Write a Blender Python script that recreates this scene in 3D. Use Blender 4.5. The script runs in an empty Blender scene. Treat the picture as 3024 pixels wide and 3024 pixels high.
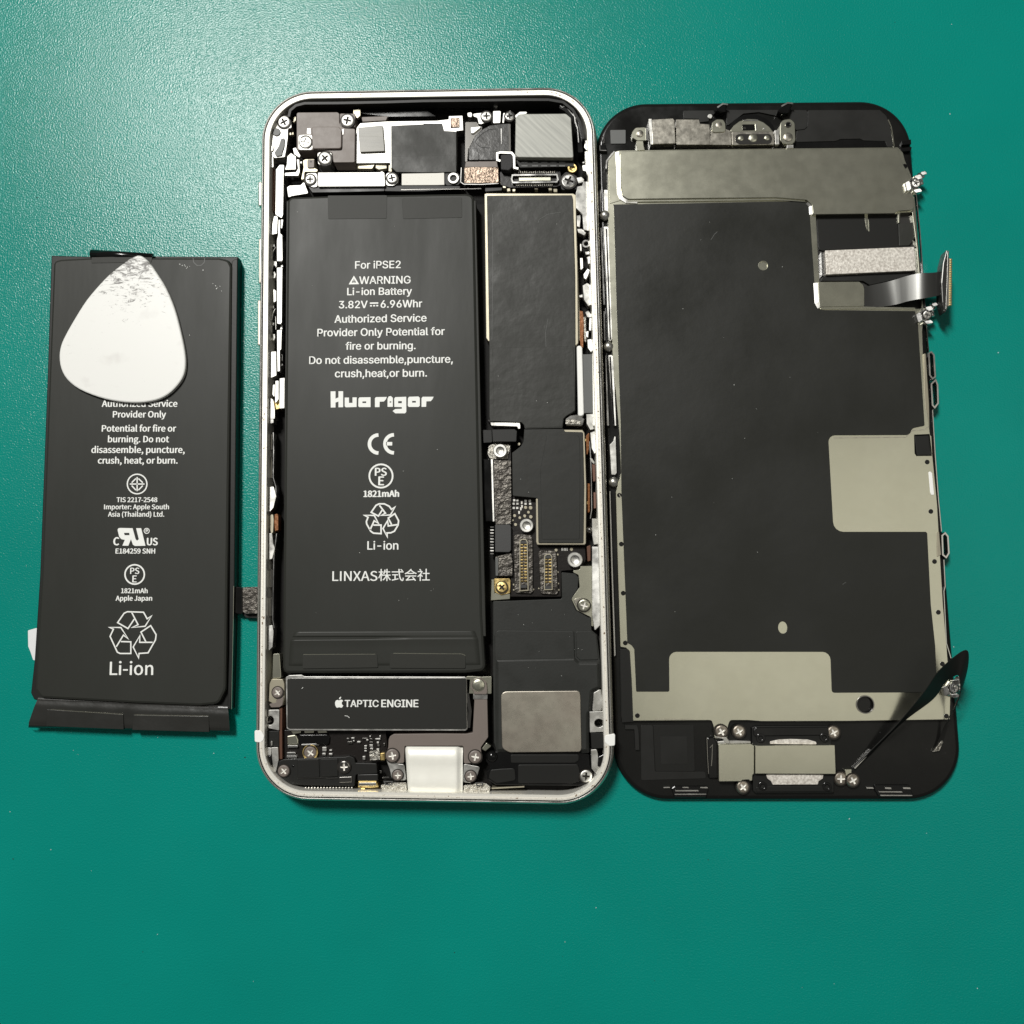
import bpy, bmesh, math, random
from mathutils import Vector, Matrix
from mathutils.geometry import tessellate_polygon
random.seed(7)
PI = math.pi
scn = bpy.context.scene
COL = scn.collection

# ------------------------------------------------------------------ camera
CAM_H, TILT_X, TILT_Y, FPX = 200.25, 0.0880, 0.0314, 3028.0
RM = Matrix.Rotation(TILT_Y, 3, 'Y') @ Matrix.Rotation(TILT_X, 3, 'X')
cd = bpy.data.cameras.new('camera'); cam = bpy.data.objects.new('camera', cd); COL.objects.link(cam)
cam.matrix_world = Matrix.Translation((0, 0, CAM_H / 1000)) @ RM.to_4x4()
cd.sensor_width = 36; cd.lens = 36 * FPX / 3024; cd.clip_start = 0.01; cd.clip_end = 50
scn.camera = cam

# ------------------------------------------------------------------ light
w = bpy.data.worlds.new('World'); scn.world = w; w.use_nodes = True
bg = w.node_tree.nodes['Background']
bg.inputs['Color'].default_value = (1.0, 0.985, 0.93, 1); bg.inputs['Strength'].default_value = 0.09
def area(name, loc, target, sx, sy, power, col=(1, 1, 1)):
    l = bpy.data.lights.new(name, 'AREA'); l.shape = 'RECTANGLE'; l.size = sx; l.size_y = sy; l.energy = power; l.color = col
    o = bpy.data.objects.new(name, l); COL.objects.link(o); o.location = loc
    o.rotation_euler = (Vector(target) - Vector(loc)).to_track_quat('-Z', 'Y').to_euler()
    return o
area('ceiling_lamp', (-0.32, 0.57, 1.05), (-0.03, 0.04, 0), 0.14, 0.30, 16.2, (1.0, 0.985, 0.94))
area('reflection_fill', (0.47, 0.02, 1.15), (0.06, 0.0, 0), 0.50, 0.80, 0.56, (1.0, 0.96, 0.82))  # added dim panel that brightens what the metal plates reflect
scn.view_settings.view_transform = 'Standard'; scn.view_settings.look = 'None'
scn.cycles.sample_clamp_direct = 1.8; scn.cycles.sample_clamp_indirect = 3.0
scn.view_settings.exposure = 0.0; scn.view_settings.gamma = 1.0

# ------------------------------------------------------------------ measuring helpers (millimetres)
def at(px, py, z):
    d = RM @ Vector(((px - 1512) / FPX, -(py - 1512) / FPX, -1.0))
    t = (z - CAM_H) / d.z
    return Vector((d.x * t, d.y * t, z))
def zone(x0, y0, s):
    return lambda *pts: [(x0 + p[0] / s, y0 + p[1] / s) + tuple(p[2:]) for p in pts]
A = zone(740, 250, 3.5127); B = zone(1250, 250, 3.5127); C = zone(1350, 550, 2.76); D = zone(1380, 1200, 2.9733)
EE = zone(740, 1900, 3.5127); F = zone(1250, 1820, 3.22); G = zone(1740, 270, 3.5127); H = zone(2250, 270, 2.76)
I = zone(1740, 1900, 3.5127); J = zone(2250, 1900, 2.9723); K = zone(2350, 950, 2.0345); L = zone(60, 700, 2.76)
M = zone(60, 1250, 2.76); N = zone(60, 1700, 2.6108); T1 = zone(880, 740, 3.864); T2 = zone(880, 1240, 3.864)
P = zone(740, 560, 2.843); Q = zone(740, 1200, 2.477); R = zone(1650, 560, 2.76); S = zone(1650, 1200, 1.932)
U = zone(2050, 2080, 3.5127); V = zone(820, 1780, 2.927); W = zone(0, 0, 0.63889); X = zone(0, 0, 1.0)

def world(pts, z): return [at(p[0], p[1], z) for p in pts]

# ------------------------------------------------------------------ materials
MAT = {}
def mat(name, col, metal=0.0, rough=0.5, bump=None, var=None, rvar=None, coat=0.0, spec=0.5, aniso=None, stretch=None, grime=None, bump2=None):
    m = bpy.data.materials.new(name); m.use_nodes = True; nt = m.node_tree; N_ = nt.nodes; Lk = nt.links
    b = N_['Principled BSDF']
    b.inputs['Base Color'].default_value = (*col, 1); b.inputs['Metallic'].default_value = metal
    b.inputs['Roughness'].default_value = rough; b.inputs['Specular IOR Level'].default_value = spec
    if coat: b.inputs['Coat Weight'].default_value = coat; b.inputs['Coat Roughness'].default_value = 0.08
    tc = N_.new('ShaderNodeTexCoord'); src = tc.outputs['Object']
    if stretch:
        mp = N_.new('ShaderNodeMapping'); mp.vector_type = 'TEXTURE'; mp.inputs['Rotation'].default_value = (0, 0, stretch[0]); mp.inputs['Scale'].default_value = (1, 1 / stretch[1], 1)
        Lk.new(src, mp.inputs['Vector']); src2 = mp.outputs['Vector']
    else: src2 = src
    def noise(size, detail=4.0, s=src2, rgh=0.55):
        n = N_.new('ShaderNodeTexNoise'); n.inputs['Scale'].default_value = 1000.0 / size; n.inputs['Detail'].default_value = detail
        n.inputs['Roughness'].default_value = rgh; Lk.new(s, n.inputs['Vector']); return n.outputs['Fac']
    def ramp(fac, lo, hi, p0=0.35, p1=0.65):
        r = N_.new('ShaderNodeMapRange'); r.inputs['From Min'].default_value = p0; r.inputs['From Max'].default_value = p1
        r.inputs['To Min'].default_value = lo; r.inputs['To Max'].default_value = hi; Lk.new(fac, r.inputs['Value']); return r.outputs['Result']
    colour = None
    if var:
        fac = ramp(noise(var[0]), 0, 1)
        mx = N_.new('ShaderNodeMix'); mx.data_type = 'RGBA'
        mx.inputs['A'].default_value = (*col, 1); mx.inputs['B'].default_value = (*var[1], 1); Lk.new(fac, mx.inputs['Factor'])
        colour = mx.outputs['Result']
    if grime:
        fac = ramp(noise(grime[0], 5, s=src), 0, 1, grime[2], grime[2] + grime[3])
        mx = N_.new('ShaderNodeMix'); mx.data_type = 'RGBA'; mx.inputs['A'].default_value = (*col, 1); mx.inputs['B'].default_value = (*grime[1], 1)
        if colour: Lk.new(colour, mx.inputs['A'])
        Lk.new(fac, mx.inputs['Factor']); colour = mx.outputs['Result']
        if metal:
            iv = N_.new('ShaderNodeMath'); iv.operation = 'MULTIPLY_ADD'; iv.inputs[1].default_value = -metal; iv.inputs[2].default_value = metal
            Lk.new(fac, iv.inputs[0]); Lk.new(iv.outputs[0], b.inputs['Metallic'])
    if colour: Lk.new(colour, b.inputs['Base Color'])
    if rvar: Lk.new(ramp(noise(rvar[0], 6), rvar[1], rvar[2]), b.inputs['Roughness'])
    last = None
    for bb in (bump, bump2):
        if bb:
            bn = N_.new('ShaderNodeBump'); bn.inputs['Strength'].default_value = bb[1]; bn.inputs['Distance'].default_value = bb[2] / 1000
            Lk.new(noise(bb[0], 3 if len(bb) < 4 else bb[3]), bn.inputs['Height'])
            if last: Lk.new(last, bn.inputs['Normal'])
            last = bn.outputs['Normal']
    if last: Lk.new(last, b.inputs['Normal'])
    MAT[name] = m
    return m

mat('mat', (0.0005, 0.225, 0.184), 0, 0.25, bump=(0.34, 0.62, 0.10, 1), rvar=(14, 0.243, 0.265), var=(45, (0.0005, 0.205, 0.168)), grime=(30, (0.001, 0.175, 0.145), 0.70, 0.08), spec=0.28)
mat('chrome', (0.86, 0.85, 0.82), 1, 0.16, rvar=(3, 0.12, 0.24))
mat('alu', (0.86, 0.84, 0.77), 0.5, 0.36, bump=(0.5, 0.2, 0.04), grime=(0.9, (0.16, 0.09, 0.04), 0.66, 0.06))
mat('alu_side', (0.84, 0.79, 0.69), 0.8, 0.28, rvar=(4, 0.24, 0.36))
mat('steel', (0.82, 0.81, 0.77), 1, 0.30, bump=(1.2, 0.15, 0.05), rvar=(2.5, 0.24, 0.38))
mat('nickel', (0.87, 0.86, 0.71), 1, 0.21, rvar=(2.5, 0.205, 0.225), var=(9, (0.82, 0.81, 0.66)), bump=(0.25, 0.06, 0.02))
mat('nickel_worn', (0.60, 0.565, 0.49), 1, 0.23, rvar=(1.2, 0.21, 0.27), var=(0.9, (0.82, 0.78, 0.68)), bump=(0.25, 0.15, 0.03))
mat('taupe', (0.165, 0.138, 0.122), 0.0, 0.45, spec=0.35, rvar=(2, 0.43, 0.48), bump=(0.2, 0.10, 0.015))
mat('brushed', (0.27, 0.275, 0.245), 0.0, 0.42, spec=0.6, stretch=(0.80, 0.05), var=(0.5, (0.40, 0.405, 0.36)), bump=(0.35, 0.5, 0.03))
mat('flex_olive', (0.085, 0.08, 0.06), 0.0, 0.36, spec=0.4, stretch=(1.57, 0.1), var=(1.2, (0.14, 0.13, 0.10)), bump=(1.5, 0.4, 0.1))
mat('battery', (0.0245, 0.0255, 0.022), 0, 0.42, spec=0.19, stretch=(0, 0.25), bump=(6, 0.16, 0.3), rvar=(14, 0.37, 0.47), bump2=(0.5, 0.05, 0.03))
mat('battery_satin', (0.022, 0.022, 0.020), 0, 0.30, spec=0.35, bump=(2.2, 0.25, 0.2), rvar=(6, 0.26, 0.36))
mat('battery_tab', (0.024, 0.0245, 0.021), 0, 0.50, spec=0.2, bump=(5, 0.15, 0.2))
mat('film', (0.026, 0.0265, 0.023), 0, 0.42, spec=0.25, bump=(3.2, 0.35, 0.22), bump2=(9, 0.4, 0.4), rvar=(6, 0.40, 0.52))
mat('film_smooth', (0.018, 0.0185, 0.016), 0, 0.42, spec=0.25, bump=(3.6, 0.22, 0.20), rvar=(20, 0.30, 0.50), bump2=(0.5, 0.05, 0.03))
mat('film_clear', (0.035, 0.034, 0.032), 0, 0.22, bump=(2.0, 0.25, 0.2))
mat('sticker', (0.021, 0.021, 0.019), 0, 0.42, spec=0.2, bump=(1.5, 0.05, 0.05))
mat('print', (0.80, 0.81, 0.78), 0, 0.5)
mat('black', (0.010, 0.010, 0.009), 0, 0.45, spec=0.25, bump=(0.6, 0.2, 0.04))
mat('black_speaker', (0.017, 0.018, 0.016), 0, 0.48, spec=0.3, bump=(0.45, 0.3, 0.04), rvar=(4, 0.42, 0.56))
mat('black_gloss', (0.005, 0.005, 0.005), 0, 0.14, spec=0.4, rvar=(5, 0.10, 0.22))
mat('black_floor', (0.005, 0.0045, 0.004), 0, 0.6, spec=0.15)
mat('glass_black', (0.007, 0.007, 0.0065), 0, 0.22, spec=0.3, rvar=(6, 0.14, 0.30), grime=(0.8, (0.10, 0.10, 0.10), 0.72, 0.04))
mat('panel_dark', (0.015, 0.015, 0.014), 0, 0.40, spec=0.25, rvar=(6, 0.34, 0.46))
mat('sensor', (0.085, 0.088, 0.085), 0, 0.5)
mat('gold', (0.80, 0.60, 0.25), 1, 0.30, rvar=(1, 0.2, 0.4))
mat('cream_metal', (0.36, 0.33, 0.25), 0.6, 0.40, rvar=(2, 0.36, 0.44))
mat('foil_brown', (0.26, 0.205, 0.16), 1, 0.36, bump=(0.8, 1.0, 0.25), var=(0.9, (0.12, 0.09, 0.07)))
mat('foil_dark', (0.10, 0.092, 0.080), 0.7, 0.36, bump=(1.1, 1.0, 0.35, 4), var=(1.2, (0.045, 0.04, 0.035)))
mat('foil_silver', (0.62, 0.60, 0.54), 1, 0.30, bump=(0.55, 1.0, 0.3, 4), var=(0.7, (0.30, 0.28, 0.24)))
mat('sparkle', (0.88, 0.84, 0.77), 0.3, 0.36, bump=(0.30, 0.6, 0.10, 2), var=(0.5, (0.52, 0.48, 0.43)))
mat('pcb', (0.010, 0.008, 0.007), 0, 0.35, spec=0.25, bump=(0.6, 0.4, 0.06))
mat('white_plastic', (0.86, 0.86, 0.83), 0, 0.42, rvar=(4, 0.36, 0.5))
mat('white_label', (0.72, 0.70, 0.64), 0, 0.5, grime=(0.5, (0.30, 0.26, 0.2), 0.66, 0.05))
mat('flex_orange', (0.20, 0.075, 0.022), 0.4, 0.35, bump=(0.6, 0.5, 0.1))
mat('flex_brown', (0.11, 0.05, 0.03), 0.3, 0.4)
mat('sponge', (0.030, 0.029, 0.030), 0, 0.75, bump=(0.35, 0.9, 0.12))
mat('chip', (0.024, 0.024, 0.024), 0, 0.5, bump=(0.3, 0.2, 0.03))
mat('chrome_dark', (0.35, 0.34, 0.32), 1, 0.14)
mat('ribbon', (0.06, 0.06, 0.057), 0.6, 0.24)
mat('recess', (0.02, 0.017, 0.014), 0, 0.5, spec=0.2)  # shade painted into screw-head gaps and crosses; also colours the dark lint
mat('residue', (0.84, 0.80, 0.71), 0.3, 0.42, grime=(0.6, (0.16, 0.095, 0.04), 0.60, 0.05), bump=(0.4, 0.6, 0.06))
mat('nickel_screw', (0.62, 0.55, 0.47), 1, 0.25)
mat('cross_glint', (0.85, 0.83, 0.78), 0.3, 0.3)  # glint in the screw cross, put in as a pale colour
mat('speaker_steel', (0.78, 0.73, 0.62), 1, 0.27, var=(7, (0.70, 0.63, 0.54)), bump=(0.25, 0.1, 0.02), rvar=(2, 0.26, 0.29))
mat('paper', (0.70, 0.71, 0.72), 0, 0.7, bump=(1.5, 0.4, 0.1))

def pick_material():
    m = bpy.data.materials.new('pick'); m.use_nodes = True; nt = m.node_tree; N_ = nt.nodes; Lk = nt.links; b = N_['Principled BSDF']
    b.inputs['Roughness'].default_value = 0.38
    tc = N_.new('ShaderNodeTexCoord')
    # scuffs gather at the used tip: distance from the tip in the pick's own space
    vd = N_.new('ShaderNodeVectorMath'); vd.operation = 'DISTANCE'; vd.inputs[1].default_value = PICK_TIP
    Lk.new(tc.outputs['Object'], vd.inputs[0])
    def mr(a, f0, f1, t0, t1):
        r = N_.new('ShaderNodeMapRange'); r.inputs['From Min'].default_value = f0; r.inputs['From Max'].default_value = f1
        r.inputs['To Min'].default_value = t0; r.inputs['To Max'].default_value = t1; Lk.new(a, r.inputs['Value']); return r.outputs['Result']
    mp = N_.new('ShaderNodeMapping'); mp.inputs['Rotation'].default_value = (0, 0, -0.75); mp.inputs['Scale'].default_value = (1, 2.6, 1); Lk.new(tc.outputs['Object'], mp.inputs['Vector'])
    n = N_.new('ShaderNodeTexNoise'); n.inputs['Scale'].default_value = 480; n.inputs['Detail'].default_value = 8; n.inputs['Roughness'].default_value = 0.75; n.inputs['Distortion'].default_value = 1.2
    Lk.new(mp.outputs['Vector'], n.inputs['Vector'])
    near = mr(vd.outputs['Value'], 0.0015, 0.0130, 0.15, -0.05)
    ad = N_.new('ShaderNodeMath'); ad.operation = 'ADD'; Lk.new(n.outputs['Fac'], ad.inputs[0]); Lk.new(near, ad.inputs[1])
    fac = mr(ad.outputs[0], 0.60, 0.70, 0, 0.95)
    n2 = N_.new('ShaderNodeTexNoise'); n2.inputs['Scale'].default_value = 220; n2.inputs['Detail'].default_value = 6; Lk.new(tc.outputs['Object'], n2.inputs['Vector'])
    f2 = mr(n2.outputs['Fac'], 0.60, 0.80, 0, 0.35)
    mx0 = N_.new('ShaderNodeMix'); mx0.data_type = 'RGBA'; mx0.inputs['A'].default_value = (0.74, 0.74, 0.715, 1); mx0.inputs['B'].default_value = (0.45, 0.42, 0.40, 1); Lk.new(f2, mx0.inputs['Factor'])
    mx = N_.new('ShaderNodeMix'); mx.data_type = 'RGBA'; mx.inputs['B'].default_value = (0.05, 0.042, 0.036, 1)
    Lk.new(mx0.outputs['Result'], mx.inputs['A']); Lk.new(fac, mx.inputs['Factor']); Lk.new(mx.outputs['Result'], b.inputs['Base Color'])
    MAT['pick'] = m

# ------------------------------------------------------------------ objects
BASE = {}
def thing(name, label, cat, base):
    o = bpy.data.objects.new(name, None); COL.objects.link(o); o.location = Vector(base) / 1000; o.empty_display_size = 0.01
    o['label'] = label; o['category'] = cat; BASE[o] = Vector(base); return o
def origin(p):
    while p is not None and p not in BASE: p = p.parent
    return BASE[p] if p else Vector((0, 0, 0))
def link(name, me, m, parent, smooth=False):
    me.materials.append(MAT[m]) if not me.materials else None
    o = bpy.data.objects.new(name, me); COL.objects.link(o); o.parent = parent
    if smooth: me.polygons.foreach_set('use_smooth', [True] * len(me.polygons))
    return o
def build(name, verts, faces, m, parent, smooth=False):
    b = origin(parent); me = bpy.data.meshes.new(name)
    me.from_pydata([((v[0] - b[0]) / 1000, (v[1] - b[1]) / 1000, (v[2] - b[2]) / 1000) for v in verts], [], faces)
    me.update(); return link(name, me, m, parent, smooth)

def ccw(p):
    a = sum(p[i][0] * p[(i + 1) % len(p)][1] - p[(i + 1) % len(p)][0] * p[i][1] for i in range(len(p)))
    return p if a > 0 else p[::-1]
def rounded(pts, z, r, seg=4):
    w_ = world(pts, z); n = len(w_); out = []
    for i in range(n):
        ri = pts[i][2] if len(pts[i]) > 2 else r
        p = w_[i].xy; a = w_[i - 1].xy; c = w_[(i + 1) % n].xy
        u = a - p; v = c - p; lu, lv = u.length, v.length
        if ri <= 0.01 or lu < 1e-6 or lv < 1e-6: out.append(p); continue
        u /= lu; v /= lv; ang = math.acos(max(-1, min(1, u.dot(v))))
        if ang > PI - 0.12 or ang < 0.05: out.append(p); continue
        t = min(ri / math.tan(ang / 2), lu * 0.48, lv * 0.48); rr = t * math.tan(ang / 2)
        ce = p + (u + v).normalized() * (rr / math.sin(ang / 2))
        s = p + u * t - ce; e = p + v * t - ce
        a0 = math.atan2(s.y, s.x); a1 = math.atan2(e.y, e.x); d = (a1 - a0 + PI) % (2 * PI) - PI
        k = max(2, int(seg * abs(d) / (PI / 2) + 0.5)) if rr < 3 else 16
        for j in range(k + 1): q = a0 + d * j / k; out.append(ce + Vector((math.cos(q), math.sin(q))) * rr)
    res = []
    for q in out:
        if not res or (q - res[-1]).length > 1e-4: res.append(q)
    if (res[0] - res[-1]).length < 1e-4: res.pop()
    return ccw(res)
def inset(loop, d):
    n = len(loop); out = []
    for i in range(n):
        p = loop[i]; a = (p - loop[i - 1]).normalized(); c = (loop[(i + 1) % n] - p).normalized()
        na = Vector((-a.y, a.x)); nc = Vector((-c.y, c.x)); m_ = na + nc
        if m_.length < 1e-6: out.append(p + na * d); continue
        m_.normalize(); k = d / max(0.35, m_.dot(na)); out.append(p + m_ * k)
    return out
def plate(name, parent, m, pts, z1, z0, r=0.25, b=0.07, holes=(), hole_loops=(), label=None, loop=None):
    """flat piece with a real outline, thickness and a broken edge; holes go right through"""
    lo = loop or rounded(pts, z1, r); loops = [lo] + [rounded(h, z1, 0)[::-1] for h in holes] + [ccw(h)[::-1] for h in hole_loops]
    verts, faces, tops = [], [], []
    for k, l in enumerate(loops):
        n = len(l); t = inset(l, b) if b > 0 else l; s = len(verts)
        mid = inset(l, b * 0.3) if b > 0 else l
        for q in l: verts.append((q.x, q.y, z0))
        for q in l: verts.append((q.x, q.y, z1 - b))
        for q in mid: verts.append((q.x, q.y, z1 - b * 0.3))
        for q in t: verts.append((q.x, q.y, z1))
        for row in range(3):
            for i in range(n):
                j = (i + 1) % n; faces.append((s + row * n + i, s + row * n + j, s + row * n + n + j, s + row * n + n + i))
        tops.append((s + 3 * n, t))
    idx = [st + i for st, t in tops for i in range(len(t))]
    tri = tessellate_polygon([[Vector((q.x, q.y, 0)) for q in t] for st, t in tops])
    for f in tri:
        a, b_, c = (idx[i] for i in f)
        va, vb, vc = (Vector(verts[i]) for i in (a, b_, c))
        if (vb - va).cross(vc - va).z < 0: a, c = c, a
        faces.append((a, b_, c))
    if len(loops) == 1:
        n = len(lo); faces.append(tuple(range(n - 1, -1, -1)))
    o = build(name, verts, faces, m, parent)
    if label: o['label'] = label
    return o
def circle(c, z, rx, ry=None, n=20):
    p = at(c[0], c[1], z); ry = ry or rx
    return [Vector((p.x + rx * math.cos(2 * PI * i / n), p.y + ry * math.sin(2 * PI * i / n))) for i in range(n)]
def disc(name, parent, m, c, rx, z1, z0, ry=None, b=0.08, n=20):
    return plate(name, parent, m, None, z1, z0, b=b, loop=circle(c, z1, rx, ry, n))
def ring(name, parent, m, c, ro, ri, z1, z0, b=0.06, n=24):
    return plate(name, parent, m, None, z1, z0, b=b, loop=circle(c, z1, ro, n=n), hole_loops=[circle(c, z1, ri, n=n)])
def stroke_loops(w_, wd, closed):
    n = len(w_); lft, rgt = [], []
    for i in range(n):
        a = w_[i - 1] if (i > 0 or closed) else None; c = w_[(i + 1) % n] if (i < n - 1 or closed) else None
        d1 = (w_[i] - a).normalized() if a is not None else (c - w_[i]).normalized(); d2 = (c - w_[i]).normalized() if c is not None else d1
        n1 = Vector((-d1.y, d1.x)); n2 = Vector((-d2.y, d2.x)); m_ = (n1 + n2)
        m_ = m_.normalized() if m_.length > 1e-5 else n1
        k = wd / 2 / max(0.45, m_.dot(n1)); lft.append(w_[i] + m_ * k); rgt.append(w_[i] - m_ * k)
    return lft, rgt
def stroke_geo(pts, wd, z1, z0, closed=False, xy=None, drop=0.0):
    w_ = xy or [p.xy for p in world(pts, z1)]; lft, rgt = stroke_loops(w_, wd, closed); n = len(w_)
    v = []; f = []
    for i in range(n):
        for q, z in ((lft[i], z0), (lft[i], z1), (rgt[i], z1 - drop), (rgt[i], z0)): v.append((q.x, q.y, z))
    for i in range(n if closed else n - 1):
        j = (i + 1) % n
        for k in range(3): f.append((i * 4 + k, i * 4 + k + 1, j * 4 + k + 1, j * 4 + k))
    if not closed: f += [(3, 2, 1, 0), (n * 4 - 4, n * 4 - 3, n * 4 - 2, n * 4 - 1)]
    return v, f
def stroke(name, parent, m, pts, wd, z1, z0, closed=False, drop=0.0):
    v, f = stroke_geo(pts, wd, z1, z0, closed, drop=drop); return build(name, v, [q[::-1] for q in f], m, parent)
def strokes(name, parent, m, lines, wd, z1, z0, extra=()):
    V_, F_ = [], []
    for pts, closed in lines:
        v, f = stroke_geo(pts, wd, z1, z0, closed); s = len(V_); V_ += v; F_ += [tuple(i + s for i in q[::-1]) for q in f]
    for v, f in extra: s = len(V_); V_ += v; F_ += [tuple(i + s for i in q) for q in f]
    return build(name, V_, F_, m, parent)
def tube(name, parent, m, path, rad, n=8, caps=True):
    v, f = [], []
    for i, p in enumerate(path):
        p = Vector(p); a = Vector(path[max(0, i - 1)]); c = Vector(path[min(len(path) - 1, i + 1)]); d = (c - a).normalized()
        s = d.cross(Vector((0, 0, 1))); s = s.normalized() if s.length > 1e-4 else Vector((1, 0, 0)); t = s.cross(d)
        rr = rad[i] if isinstance(rad, (list, tuple)) else rad
        for k in range(n): q = 2 * PI * k / n; v.append(p + s * math.cos(q) * rr + t * math.sin(q) * rr)
    for i in range(len(path) - 1):
        for k in range(n): f.append((i * n + k, i * n + (k + 1) % n, (i + 1) * n + (k + 1) % n, (i + 1) * n + k))
    f += [tuple(range(n - 1, -1, -1)), tuple(range((len(path) - 1) * n, len(path) * n))]
    return build(name, v, f, m, parent, True)
def lathe_mesh(name, prof, n=20):
    v, f = [], []
    for r_, z in prof:
        for k in range(n): q = 2 * PI * k / n; v.append((r_ * math.cos(q) / 1000, r_ * math.sin(q) / 1000, z / 1000))
    for i in range(len(prof) - 1):
        for k in range(n): f.append((i * n + k, i * n + (k + 1) % n, (i + 1) * n + (k + 1) % n, (i + 1) * n + k))
    f.append(tuple(range((len(prof) - 1) * n, len(prof) * n)))
    me = bpy.data.meshes.new(name); me.from_pydata(v, [], f); me.update(); return me
def screw_mesh(name, n=24, arm=0.62, half=0.13):
    """domed screw head of radius 1 with a recessed cross"""
    c = []
    for k in range(4):
        q = PI / 2 * k; u = Vector((math.cos(q), math.sin(q))); t = Vector((-u.y, u.x))
        c += [u * arm - t * half, u * arm + t * half, (u + t) * half * 1.25]
    out = [Vector((0.80 * math.cos(2 * PI * i / n), 0.80 * math.sin(2 * PI * i / n))) for i in range(n)]
    v, f = [], []
    for r_, z in ((1.0, -0.6), (1.0, 0.06), (0.95, 0.16), (0.80, 0.22)):
        for k in range(n): q = 2 * PI * k / n; v.append((r_ * math.cos(q), r_ * math.sin(q), z))
    for i in range(3):
        for k in range(n): f.append((i * n + k, i * n + (k + 1) % n, (i + 1) * n + (k + 1) % n, (i + 1) * n + k))
    s = len(v); v += [(q.x, q.y, 0.24) for q in c]; v += [(q.x * 0.8, q.y * 0.8, -0.10) for q in c]
    idx = [3 * n + i for i in range(n)] + [s + i for i in range(12)]
    for t in tessellate_polygon([[Vector((q.x, q.y, 0)) for q in out], [Vector((q.x, q.y, 0)) for q in c]]):
        a, b_, d = (idx[i] for i in t); va, vb, vd = Vector(v[a]), Vector(v[b_]), Vector(v[d])
        if (vb - va).cross(vd - va).z < 0: a, d = d, a
        f.append((a, b_, d))
    for i in range(12): j = (i + 1) % 12; f.append((s + j, s + i, s + 12 + i, s + 12 + j))
    f.append(tuple(range(s + 12, s + 24)))
    nf = len(f); s = len(v)
    for r_, z in ((1.0, 0.0), (1.16, 0.0)):
        for k in range(n): q = 2 * PI * k / n; v.append((r_ * math.cos(q), r_ * math.sin(q), z))
    for k in range(n): f.append((s + k, s + n + k, s + n + (k + 1) % n, s + (k + 1) % n))
    me = bpy.data.meshes.new(name); me.from_pydata([(a / 1000, b_ / 1000, c_ / 1000) for a, b_, c_ in v], [], f); me.update()
    for i, p in enumerate(me.polygons):
        if i >= nf - 13: p.material_index = 1 if i >= nf else 2
    return me
MESH = {}
def inst(key, maker, name, parent, m, c, rad, z, rot=0.0, tilt=(0, 0)):
    k = (key, m)
    if k not in MESH: MESH[k] = maker(); MESH[k].materials.append(MAT[m]); MESH[k].materials.append(MAT['recess']); MESH[k].materials.append(MAT['cross_glint' if m in ('taupe', 'chrome_dark', 'nickel', 'nickel_screw') else 'recess'])
    o = bpy.data.objects.new(name, MESH[k]); COL.objects.link(o); o.parent = parent
    p = at(c[0], c[1], z) - origin(parent); o.location = p / 1000; o.scale = (rad, rad, min(rad, 0.9)); o.rotation_euler = (tilt[0], tilt[1], rot)
    return o
def px(rpx, s): return rpx / s / 15.15      # zoomed pixels -> millimetres
def screw(parent, c, rad, z, m='steel', tilt=None):
    t = tilt or (random.uniform(-.06, .06), random.uniform(-.06, .06))
    return inst('screw', lambda: screw_mesh('screw'), 'screw', parent, m, c[0], rad, z, random.uniform(0, PI), t)
def standoff(parent, c, rad, z, m='steel'):
    prof = [(1, -0.8), (1, 0.12), (0.92, 0.2), (0.62, 0.2), (0.5, 0.12), (0.46, -0.25), (0.15, -0.35), (0.02, -0.36)]
    return inst('standoff', lambda: lathe_mesh('standoff', prof), 'standoff', parent, m, c[0], rad, z)
def boss(parent, c, rad, z, m='nickel', name='rivet'):
    prof = [(1, -0.3), (1, 0.0), (0.9, 0.12), (0.6, 0.22), (0.25, 0.26), (0.02, 0.27)]
    o = inst('boss', lambda: lathe_mesh('boss', prof), name, parent, m, c[0], rad, z); return o
def ball(parent, c, rad, z, m='chrome_dark', name='lug'):
    prof = [(math.cos(a) , math.sin(a)) for a in [(-0.5 + i / 10) * PI for i in range(1, 10)]] + [(0.02, 1.0)]
    def mk():
        me = lathe_mesh('ball', prof); me.polygons.foreach_set('use_smooth', [True] * len(me.polygons)); return me
    return inst('ball', mk, name, parent, m, c[0], rad, z)

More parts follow.
